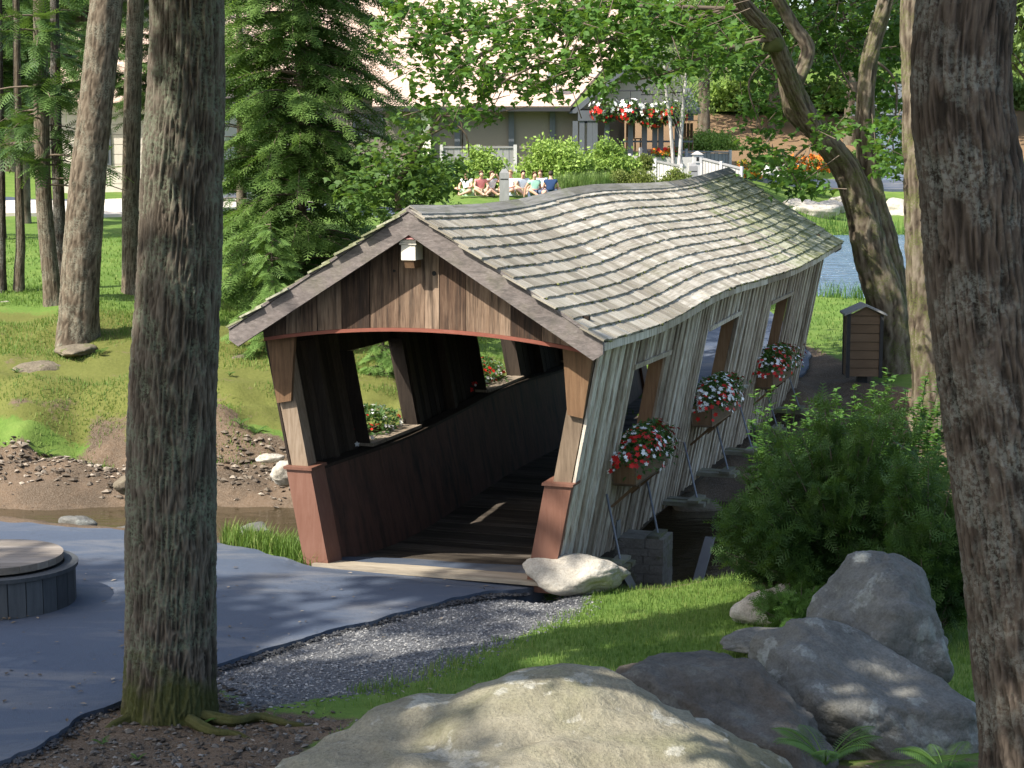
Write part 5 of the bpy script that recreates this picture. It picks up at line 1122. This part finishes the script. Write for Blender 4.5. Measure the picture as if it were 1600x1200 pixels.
mk('rake_trim', [(xr-.05,-.95,ez-.3),(xr+.25,-.95,ez-.3),(xr+.25,.3,ez-.3),(xr-.05,.3,ez-.3),(xr+4.4,-.9,ez+3.45),(xr+4.7,-.9,ez+3.45),(xr+4.7,.3,ez+3.45),(xr+4.4,.3,ez+3.45)], BOXF, M['slate'], lodge)
slab('porch_roof', [(lx(960), -1.2, ez-.15), (lx(1085), -1.2, ez-.15), (lx(1085), 4, ez+.9), (lx(960), 4, ez+.9)], M['slate'])
lp('porch_beam', G().box((lx(900), -1.0, ez-.62), (lx(1075), -.75, ez-.18)), M['slate'])
for u in (716, 799, 862): lp('wall_post', G().box((lx(u)-.12, -.16, 2.2), (lx(u)+.12, -.002, ez-.2)), M['slate'])
for u in (896, 906, 918, 926, 944, 980, 1001, 1017, 1026, 1051): lp('porch_post', G().box((lx(u)-.11, -.95, 2.2), (lx(u)+.11, -.76, ez-.63)), M['slate'])
lp('pale_column', G().box((lx(662), -.5, 2.2), (lx(676), -.1, ez-.22)), M['cream'])
lp('porch_floor', G().box((lx(895), -1.3, 2.0), (lx(1090), 1.6, zz(236)-.25)), M['palewood'])
lp('porch_rail', G().box((lx(966), -.82, zz(221)-.04), (lx(1075), -.78, zz(221)+.04)), M['slate'])
for u0, u1, v0, v1 in ((612,640,180,205), (560,598,182,208)):
    y_ = 1.58; w = lp('window', G().box((lx(u0, 81.5)-.12, y_-.08, zz(v1, 81.5)-.1), (lx(u1, 81.5)+.12, y_-.001, zz(v0, 81.5)+.1)), M['slate'])
    m_ = (lx(u0, 81.5)+lx(u1, 81.5))/2
    for a, c in ((lx(u0, 81.5), m_-.04), (m_+.04, lx(u1, 81.5))): G().box((a, y_-.10, zz(v1, 81.5)), (c, y_-.082, zz(v0, 81.5))).done('pane', M['glass'], w)
dw = lp('door', G().box((lx(908), .82, 2.3), (lx(930), .898, ez-.5)), M['slate'])
for a, c in ((911, 917), (921, 927)): G().box((lx(a), .79, 3.2), (lx(c), .818, ez-.7)).done('pane', M['cream'], dw)
# satellite dish on the roof
p = at(866, 122, 79.6); ds = empty('satellite_dish', tuple(p), R(-25)); tag(ds, 'grey satellite dish mounted on the pinkish lodge roof', 'dish')
th = np.linspace(0, 2*np.pi, 20, endpoint=False); V = [(0, .1, 0)]
for q in (.5, 1.): V += [(.34*q*math.cos(a), .1-.1*q*q, .34*q*math.sin(a)) for a in th]
mk('reflector', V, [np.array([[0, 1+k, 1+(k+1) % 20] for k in range(20)]), np.array([[1+k, 21+k, 21+(k+1) % 20, 1+(k+1) % 20] for k in range(20)])], M['dish'], ds, True)
G().tube([(0,.1,0),(0,.25,-.4),(0,.35,-1.0)], [.03,.03,.03], 6).done('mast', M['steel'], ds); G().tube([(0,.1,-.3),(-.1,-.45,-.15)], [.02,.02], 5).done('feed_arm', M['steel'], ds); G().box((-.16,-.52,-.2),(-.04,-.42,-.08)).done('feed', M['steel'], ds)
# hanging flower baskets
for k, (u, v, rf, lab) in enumerate([(945,173,.55,'hanging basket of red and white flowers nearest the lodge door'),(985,175,.45,'large red and white hanging basket second along the porch'),(1020,181,.6,'third hanging basket along the porch beside the birch'),(1051,178,.8,'mostly red hanging basket behind the birch trunks')]):
    p = at(u, v, 78.6); o = empty('hanging_basket', tuple(p)); o.scale = (1.45,)*3; tag(o, lab, 'flower basket', 'hanging baskets along the lodge porch'); r = np.random.default_rng(600+k)
    th = np.linspace(0, 2*np.pi, 16, endpoint=False); V = [(q*math.cos(a), q*math.sin(a), z) for q, z in ((.06,-.28),(.2,-.2),(.27,-.02)) for a in th]
    mk('basket', V, [np.array([[i_*16+j_, i_*16+(j_+1) % 16, i_*16+16+(j_+1) % 16, i_*16+16+j_] for i_ in range(2) for j_ in range(16)])], M['iron'], o)
    G().tube([(0,0,0),(0,0,.62)], [.012,.012], 4).done('hanger', M['iron'], o); G().tube([(-.35,0,.62),(.35,0,.62)], [.018,.018], 4).done('bracket_arm', M['iron'], o)
    n = 420; d = rdir(n, r); P = d*np.array([.42,.42,.34])*r.uniform(.5, 1, n)[:, None]; V, F = scatter(*LEAF, frames(d+rdir(n, r)), P, r.uniform(.08, .14, n)); mk('foliage', V, F, M['impatiens'], o, var=np.repeat(r.random(n), 4), kind='stuff')
    for nm, m_ in (('red', int(95*rf)), ('white', int(95*(1-rf)))):
        d = rdir(m_, r); d[:, 2] = d[:, 2]*.7+(-.2 if nm == 'red' else .35); P = d*np.array([.46,.46,.38]); V, F = scatter(*FLOW, frames(np.cross(d, rdir(m_, r)), d), P, r.uniform(.05, .085, m_)); mk(nm+'_flowers', V, F, M[nm], o, var=np.repeat(r.random(m_), 11), kind='stuff')
# fences of upright boards
def fence(label, p, q, h0, h1, bwid=.19, mat='palewood', rail=True, name='board_fence'):
    p = np.array(p, float); q = np.array(q, float); L = np.linalg.norm((q-p)[:2]); o = empty(name, tuple(p), math.atan2(q[1]-p[1], q[0]-p[0])); tag(o, label, 'fence', 'fences in front of the lodge'); n = max(2, int(L/bwid)); dz = (q[2]-p[2])/L
    for k in range(n): x = k*L/n; G().box((x+.012, 0, h0+dz*x), (x+L/n-.012, .03, h1+dz*x+rng.uniform(-.01, .01))).done('fence_board', M[mat], o)
    G().hexa([(0,-.05,h1+.02),(L,-.05,h1+.02+dz*L),(L,.09,h1+.02+dz*L),(0,.09,h1+.02),(0,-.05,h1+.09),(L,-.05,h1+.09+dz*L),(L,.09,h1+.09+dz*L),(0,.09,h1+.09)]).done('top_rail', M['greypost'], o)
    for x in np.arange(0, L+.1, max(1.2, L/2)): G().box((x-.07, -.07, h0+dz*x-.5), (x+.07, -.002, h1+dz*x+.16)).done('fence_post', M['palewood'], o)
    return o
def fpx(u, v, Y_): return at(u, v, Y_)
a, c = fpx(985, 246, 77.5), fpx(1066, 262, 75.5); fence('pale board fence left of the lantern post', a, c, -1.0, 0)
a, c = fpx(1097, 250, 75.5), fpx(1160, 266, 73.5); fence('weathered board fence right of the lantern post', a, c, -.9, 0)
a, c = fpx(1000, 236, 79), fpx(1140, 240, 82); fence('grey railing behind the pale board fences', a, c, -.55, 0, .22, 'greypost')
a, c = fpx(690, 232, 77), fpx(805, 232, 77); fence('grey deck skirting behind the round shrubs', a, c, -1.0, 0, .24, 'greypost')
a, c = fpx(575, 262, 74), fpx(650, 268, 74); fence('pale board fence glimpsed under the hemlock boughs', a, c, -.9, 0, .22)
# lantern post and wooden bollards
p = at(1086, 283, 73); o = empty('lantern_post', tuple(p)); tag(o, 'pale square post with a small lantern housing between the fences', 'post')
G().box((-.28,-.18,-.4),(.18,.2,.72)).done('pillar', M['palewood'], o); G().box((-.10,-.22,.722),(.24,.18,1.05)).done('lantern_box', M['palewood'], o); G().box((.02,-.235,.80),(.12,-.222,.95)).done('opening', M['black'], o)
mk('cap', [(-.16,-.28,1.052),(.30,-.28,1.052),(.30,.24,1.052),(-.16,.24,1.052),(.04,-.1,1.18),(.10,-.1,1.18),(.10,.06,1.18),(.04,.06,1.18)], BOXF, M['palewood'], o)
def bollard(p, w, h_, label):
    o = empty('bollard', tuple(p)); tag(o, label, 'post', 'grey wooden bollards by the lodge lawn'); q = w/2
    mk('shaft', [(-q,-q,-.3),(q,-q,-.3),(q,q,-.3),(-q,q,-.3),(-q,-q,h_*.86),(q,-q,h_*.86),(q,q,h_*.86),(-q,q,h_*.86)], BOXF, M['greypost'], o)
    mk('cap', [(-q*.96,-q*.96,h_*.86+.003),(q*.96,-q*.96,h_*.86+.003),(q*.96,q*.96,h_*.86+.003),(-q*.96,q*.96,h_*.86+.003),(-q*.45,-q*.6,h_),(q*.45,-q*.6,h_),(q*.45,q*.6,h_),(-q*.45,q*.6,h_)], BOXF, M['greypost'], o)
    G().box((-q*.8, -q-.006, h_*.62), (q*.8, -q-.001, h_*.66)).done('groove', M['darktrim'], o)
p = at(788, 308, 62.3); bollard(p, .33, .95, 'grey wooden bollard among the seated people'); p = at(1083, 290, 70); bollard(p, .32, .85, 'grey bollard in front of the pale lantern post')
for k, (u, v, lab) in enumerate([(990,232,'wooden porch chair beside the porch posts'),(1072,232,'wooden chair behind the birch trunks')]):
    p = at(u, v, 80.5); o = empty('chair', tuple(p), .5-k); tag(o, lab, 'chair', 'porch chairs'); G().box((-.25,-.25,.4),(.25,.25,.45)).done('seat', M['bracket'], o)
    for x in (-.24, -.08, .08): G().box((x, .22, .46), (x+.13, .25, 1.1)).done('back_slat', M['bracket'], o)
    for x in (-.24, .19):
        for y in (-.24, .19): G().box((x, y, -.1), (x+.05, y+.05, .398)).done('leg', M['bracket'], o)
# blue grey shed seen between the trunks
p = at(1392, 262, 92); o = empty('shed', tuple(p)); tag(o, 'blue grey building glimpsed between the forked maple and the dark trunk', 'building')
G().box((-.9, 0, -1), (3.0, 4, 2.6)).done('wall', M['bluepaint'], o)
for k in range(8): G().box((-.93, -.04, -.9+k*.43), (3.03, -.002, -.5+k*.43)).done('siding_board', M['bluepaint'], o)
mk('roof', [(-1.3,-.5,2.6),(3.4,-.5,2.6),(3.4,4.5,2.6),(-1.3,4.5,2.6),(-1.1,1.8,4.2),(3.2,1.8,4.2),(3.2,2.2,4.2),(-1.1,2.2,4.2)], BOXF, M['slate'], o); w = G().box((.4,-.09,.6),(1.4,-.042,1.7)).done('window', M['slate'], o); G().box((.5,-.11,.7),(1.3,-.092,1.6)).done('pane', M['glass'], w)

# sunlit cabin and gravel drive glimpsed between the left trunks
p = at(225, 345, 66); o = empty('cabin', (p[0], 66, H(p[0], 66)-.2)); tag(o, 'pale sunlit cabin glimpsed between the left trunks', 'building'); kz = 66/FPX
G().box((-3.2, 0, 0), (2.9, 5, 3.4)).done('wall', M['sidebeige'], o)
for k in range(9): G().box((-3.23, -.045, .2+k*.35), (2.93, -.002, .53+k*.35)).done('siding_board', M['sidebeige'], o)
for x in (-2.2, .9): w = G().box((x, -.12, 1.2), (x+1.1, -.047, 2.5)).done('window', M['slate'], o); G().box((x+.1, -.14, 1.3), (x+1.0, -.122, 2.4)).done('pane', M['glass'], w)
mk('roof', [(-3.8,-.7,3.4),(3.5,-.7,3.4),(3.5,5.7,3.4),(-3.8,5.7,3.4),(-3.6,2.3,6.2),(3.3,2.3,6.2),(3.3,2.7,6.2),(-3.6,2.7,6.2)], BOXF, M['lodgeroof'], o)
strip('gravel_drive', [(-34,50,0),(-20,53,0),(-12,55.5,0),(-6.5,60,0)], [(-34,56,0),(-22,58.5,0),(-14,61,0),(-9,65,0)], 50, 8, .10, M['drive'])

# ------------------------------------------------------------------ garden shrubs and flower beds
def bush(label, u, v, Y_, wpx, hpx, seed, mat='limebush', n=2600, ls=(.10, .19), group='shrubs along the lodge lawn', name='shrub'):
    k = Y_/FPX; p = at(u, v, Y_); o = empty(name, tuple(p)); tag(o, label, 'shrub', group); r = np.random.default_rng(seed); rx, hz = wpx*k/2, hpx*k
    m_ = 70; d = rdir(m_, r); d[:, 2] = np.abs(d[:, 2]); C = d*np.array([rx*.86, rx*.7, hz*.88])*(r.random(m_)**.35)[:, None]*r.uniform(.8, 1.06, m_)[:, None]
    V, F, lum = leaves_at(C, .24*rx+.05, int(n*2.6), r, LEAF, *ls, .35, .8); V[:, 2] = np.maximum(V[:, 2], -.1); mk('foliage', V, F, M[mat], o, False, lum, 'stuff')
    g = G()
    for c in C[:12]: g.tube([c*[.1,.1,0]-[0,0,.2], c*.6, c], [.03,.02,.008], 4, .5, False)
    g.done('stems', M['twig'], o, True, kind='stuff'); return o
bush('bright round shrub behind the people on the left', 752, 300, 67, 96, 84, 701, n=2600)
bush('darker green shrub left of the bright round shrub', 700, 302, 68, 76, 62, 702, 'farleaf', 2200)
bush('biggest lime green shrub in front of the lodge wall', 868, 282, 68, 135, 80, 703, n=3600)
bush('lime green shrub right of the biggest shrub', 948, 278, 69, 105, 64, 704, n=2800)
bush('clipped olive yew ball beside the ornamental grass', 970, 292, 66, 42, 28, 705, 'yew', 1500, (.05, .10))
bush('clipped olive yew ball nearer the yellow shrub', 1004, 292, 66, 50, 30, 706, 'yew', 1700, (.05, .10))
bush('yellow green shrub in front of the pale fence', 1056, 294, 67, 56, 32, 707, 'yew', 1500, (.07, .13))
bush('small yellow flowering shrub above the yew balls', 1006, 264, 72, 34, 26, 708, 'yew', 900, (.07, .13))
bush('clipped hedge behind the birch', 1110, 232, 90, 110, 26, 709, 'limebush', 2600, (.10, .18))
bush('low green shrub by the orange lilies', 1345, 268, 86, 60, 40, 710, 'farleaf', 1200)
bush('round shrub left of the seated people', 660, 306, 70, 60, 60, 711, 'farleaf', 1600)
for k, (u, v, w_, h_, lab) in enumerate([(1088,186,90,50,'pale understory shrub left of the mulched slope'),(1150,172,100,60,'understory shrub above the hedge'),(1225,168,110,66,'understory shrub behind the orange lilies'),(1300,172,110,60,'understory shrub seen left of the forked limbs'),(1375,178,110,70,'understory shrub seen between the forked limbs'),(1450,180,110,70,'understory shrub left of the dark trunk'),(1590,190,110,70,'understory shrub right of the dark trunk')]):
    bush(lab, u, v, 107.5, w_, h_, 760+k, 'limebush' if k % 2 else 'paleleaf', 1500, (.22, .4), 'understory shrubs on the slope')
def tuftgrass(u, v, Y_, wpx, hpx, seed, label):
    k = Y_/FPX; p = at(u, v, Y_); o = empty('ornamental_grass', tuple(p)); tag(o, label, 'grass', 'ornamental grass clumps'); r = np.random.default_rng(seed); n = 420
    q = r.normal(0, .3, (n, 2))*wpx*k*.7; a = np.arctan2(q[:, 1], q[:, 0])+r.normal(0, .6, n); h_ = hpx*k*r.uniform(.6, 1.1, n)
    V, F = scatter(*BL3, frames(np.c_[np.cos(a), np.sin(a), a*0]), np.c_[q, q[:, 0]*0-.05], np.c_[h_*.4, np.full(n, .03), h_]); mk('blades', V, F, M['paleleaf'], o, False, np.repeat(r.random(n), 5), 'stuff')
tuftgrass(882, 302, 64.5, 42, 34, 721, 'pale ornamental grass right of the navy shirted person'); tuftgrass(915, 300, 65, 42, 34, 722, 'middle clump of pale ornamental grass'); tuftgrass(940, 296, 65.5, 34, 30, 723, 'pale ornamental grass beside the yew balls')
def bed(u0, u1, v0, v1, Y_, n, mats, seed, label, name='flower_bed'):
    o = empty(name, tuple(at((u0+u1)/2, v1, Y_))); tag(o, label, 'flowers', 'flower beds by the pond path'); b = np.array(o.location); r = np.random.default_rng(seed)
    P = np.array([at(r.uniform(u0, u1), r.uniform(v0, v1), Y_+r.uniform(-.6, .6))-b for _ in range(n)]); V, F = scatter(*LEAF, frames(rdir(n, r)+[0, 0, .5]), P-[0, 0, .12], r.uniform(.12, .3, n)); mk('foliage', V, F, M['herb'], o, var=np.repeat(r.random(n), 4), kind='stuff')
    for m_ in mats: 
        q = P[r.choice(n, n//(2*len(mats)))]; d = rdir(len(q), r)+[0, -.4, .6]; V, F = scatter(*FLOW, frames(np.cross(d, rdir(len(q), r)), d), q, r.uniform(.08, .15, len(q))); mk(m_+'_flowers', V, F, M[m_], o, var=np.repeat(r.random(len(q)), 11), kind='stuff')
bed(1232, 1296, 242, 268, 85, 420, ['orange'], 731, 'tall orange lilies by the pond path'); bed(1150, 1190, 250, 278, 80, 300, ['orange', 'yellow'], 732, 'orange and yellow flowers right of the weathered fence'); bed(1185, 1275, 258, 276, 86, 420, ['white'], 733, 'white flowers below the orange lilies'); bed(1020, 1066, 232, 242, 79, 160, ['red', 'orange'], 734, 'red and orange flowers behind the pale fence')

# ------------------------------------------------------------------ background trees
p = at(1062, 250, 77.2); o = broadleaf('white birch with two trunks beside the lodge porch', tuple(p), 7.6, 2.5, 1.5, 801, 90, 6000, (.10, .18), 'paleleaf', 'birch', .075, lean=(.5, 0), name='birch_tree', crad=.7)
trunk('second_trunk', [(-.25,.1,-.3),(-.4,.1,1.5),(-.62,.1,3.2),(-.75,.1,5)], [.085,.075,.06,.03], M['birch'], o, 12, 24, .006, 82)
BGG = 'trees on the slope behind the lodge'
bg = broadleaf('broad tree on the mulched slope right of the birch', (10.5, 101, H(10.5, 101)), 15, 4.3, 4.6, 811, 150, 4600, (.34, .58), 'farleaf', 'barktan', .32, group=BGG, crad=1.1)
bg2 = broadleaf('pale leaved tree above the hedge', (13.0, 108, H(13, 108)), 14, 3.6, 4.0, 812, 140, 4200, (.34, .56), 'paleleaf', 'barktan', .26, group=BGG, crad=1.1)
k = 0
for u, Y_, src, sc, lab in [(1205,104,bg,1.0,'tree with a straight trunk between the birch and the forked maple'),(1325,100,bg,1.1,'thick trunked tree on the slope behind the forked maple'),(1440,108,bg2,1.2,'slope tree just left of the dark right trunk'),(1520,100,bg,1.1,'slope tree hidden behind the dark right trunk'),(1620,96,bg2,1.1,'slope tree at the right edge of the view'),
        (1140,120,bg,1.2,'high slope tree over the hedge'),(1270,126,bg2,1.3,'pale tree high on the slope'),(1390,126,bg,1.3,'tree high on the slope behind the shed'),(1560,124,bg,1.4,'tall tree far right on the slope'),(1060,128,bg2,1.3,'tree rising behind the lodge porch'),(960,130,bg,1.4,'tree rising behind the lodge roof'),
        (20,76,bg,1.0,'broadleaf tree far left beyond the lawn'),(110,84,bg2,1.0,'pale tree beyond the lawn behind the leaning trunk'),(200,92,bg,1.1,'broadleaf tree behind the pale straight trunk'),(300,100,bg,1.2,'broadleaf tree behind the lichened trunk'),(-80,82,bg2,1.1,'pale tree past the left edge of the view'),(60,108,bg,1.4,'tall tree far behind the left conifers'),(420,112,bg,1.5,'tree far behind the large hemlock'),(1700,110,bg,1.4,'tree past the right edge of the view'),(-200,100,bg,1.4,'tall tree past the left conifers'),(560,124,bg2,1.5,'tree behind the lodge ridge')]:
    x = (u-800)/FPX*Y_; copytree(src, (x, Y_, H(x, Y_)-.2), lab, k*1.7+.4, sc, BGG); k += 1

# ------------------------------------------------------------------ people sitting on the lawn
def skinmesh(name, verts, edges, rad, mat, parent, root=0, sub=2):
    me = bpy.data.meshes.new(name); me.from_pydata(verts, edges, []); me.materials.append(mat); o = bpy.data.objects.new(name, me); COL.objects.link(o); o.parent = parent
    o.modifiers.new('skin', 'SKIN'); sv = me.skin_vertices[0].data
    for k, q in enumerate(rad): sv[k].radius = (q, q) if np.ndim(q) == 0 else q; sv[k].use_root = k == root
    s = o.modifiers.new('smooth', 'SUBSURF'); s.levels = sub; s.render_levels = sub
    return o
HAIR = {'brown': plain('brown_hair', (.10, .055, .03), .6), 'dark': plain('dark_hair', (.03, .02, .014), .6), 'fair': plain('fair_hair', (.30, .19, .10), .6)}
def person(u, v, face, shirt, shorts, hair, label, lean=.0, armsup=False, Y_=63., longhair=False, brace=False):
    p = at(u, v, Y_); o = empty('person', tuple(p), face); tag(o, label, 'person', 'people sitting on the lodge lawn')
    L = lean; E_ = []; Vv = [(0,0,.13),(0,.02+L*.3,.32),(0,.03+L*.7,.50),(0,.05+L,.585),(0,.085+L*1.1,.66),(0,.10+L*1.15,.745),(0,.09+L*1.15,.80)]; Rr = [(.15,.11),(.125,.09),(.15,.095),(.055,.055),(.062,.07),(.078,.092),(.066,.08)]
    E_ += [(k, k+1) for k in range(6)]
    nose = len(Vv); Vv.append((0, .20+L*1.15, .72)); Rr.append(.014); E_.append((5, nose))
    for s in (1, -1):
        k = len(Vv); Vv += [(s*.09,.08,.12),(s*.30,.33,.27 if s > 0 else .2),(s*.06,.50,.07),(s*.02,.60,.045)]; Rr += [.082,.062,.042,(.04,.028)]; E_ += [(0, k), (k, k+1), (k+1, k+2), (k+2, k+3)]
        k = len(Vv)
        if armsup: arm = [(s*.17,.04+L,.53),(s*.24,.24+L,.50),(s*.08,.30+L,.70)]
        elif brace: arm = [(s*.17,.04+L,.53),(s*.27,-.10+L*.5,.32),(s*.30,-.16,.07)]
        else: arm = [(s*.17,.04+L,.53),(s*.26,.10+L,.33),(s*.14,.32,.26)]
        Vv += arm; Rr += [.055,.042,.03]; E_ += [(2, k), (k, k+1), (k+1, k+2)]
        hd = np.array(arm[2]); dr = hd-np.array(arm[1]); dr /= np.linalg.norm(dr); sd = np.cross(dr, [0, 0, 1]); sd /= np.linalg.norm(sd)+1e-9
        for f_, ln in ((-.03, .07), (-.012, .085), (.006, .08), (.024, .068), (.05, .04)):
            Vv.append(tuple(hd+dr*ln+sd*f_)); Rr.append(.010); E_.append((k+2, len(Vv)-1))
    skinmesh('body', Vv, E_, Rr, M['skin'], o)
    a = [(0,.0,.16),(0,.02+L*.3,.32),(0,.03+L*.7,.49),(0,.045+L*.9,.555)]; e = [(0,1),(1,2),(2,3)]; q = [(.165,.125),(.145,.108),(.168,.112),(.085,.08)]
    for s in (1, -1):
        k = len(a); sh_ = (s*.18,.04+L,.53); el = (s*.215,.08+L,.45) if not armsup else (s*.215,.14+L,.515); a += [sh_, el]; q += [.07,.066]; e += [(2, k), (k, k+1)]
    skinmesh('shirt', a, e, q, shirt, o)
    a = [(0,0,.12)]; e = []; q = [(.172,.13)]
    for s in (1, -1): k = len(a); a += [(s*.09,.08,.125),(s*.22,.24,.20)]; q += [.1,.085]; e += [(0, k), (k, k+1)]
    skinmesh('shorts', a, e, q, shorts, o)
    bm = bmesh.new(); bmesh.ops.create_icosphere(bm, subdivisions=3, radius=1); c = np.array([0, .085+L*1.15, .765]); rr = np.random.default_rng(int(u))
    for w in bm.verts:
        d = np.array(w.co); f_ = max(0, d[1]-.1); s_ = 1+.06*math.sin(d[0]*9)*math.cos(d[2]*7)
        z = d[2]
        if z < -.1: z = -.1+(z+.1)*(1.9 if longhair else .9)
        w.co = Vector(c+np.array([d[0]*.088*s_, d[1]*.104*s_-(.03*f_+(.07 if d[1] > .3 and d[2] < .45 else 0)), z*.098*s_+.008]))
    me = bpy.data.meshes.new('hair'); bm.to_mesh(me); bm.free(); me.materials.append(HAIR[hair]); h_ = bpy.data.objects.new('hair', me); COL.objects.link(h_); h_.parent = o
    me.polygons.foreach_set('use_smooth', [True]*len(me.polygons)); return o
WHT, PNK, NAVY, MINT, PBL = cloth('white_cotton', (.78, .78, .78)), cloth('pink_cotton', (.62, .22, .22)), cloth('navy_cotton', (.025, .05, .12)), cloth('mint_cotton', (.35, .62, .48)), cloth('pale_blue_cotton', (.55, .62, .72))
KHA, DEN, LIM = cloth('khaki_cotton', (.45, .38, .28)), cloth('denim', (.10, .13, .2)), cloth('pale_green_cotton', (.5, .65, .45))
person(731, 306, R(150), WHT, LIM, 'fair', 'person in a white shirt at the left end of the seated group', .05)
person(750, 306, R(200), PNK, KHA, 'brown', 'person with long brown hair in a pink top', .04, longhair=True)
person(766, 306, R(215), WHT, KHA, 'brown', 'person raising both hands to the face left of the bollard', .02, True, 63.4)
person(800, 305, R(140), WHT, PBL, 'fair', 'person in white just right of the bollard', .0, False, 63.4)
person(816, 305, R(190), PBL, KHA, 'dark', 'dark haired person in pale blue looking down', .08, False, 63.2)
person(835, 308, R(200), MINT, DEN, 'brown', 'person in a mint top propped on straight arms', -.05, False, 62.4, True, True)
person(846, 304, R(160), WHT, DEN, 'brown', 'person in white half hidden behind the navy shirt', .03, False, 64.0, True)
person(860, 307, R(-8), NAVY, DEN, 'dark', 'person in a navy t shirt seen from behind', .02, False, 62.2)
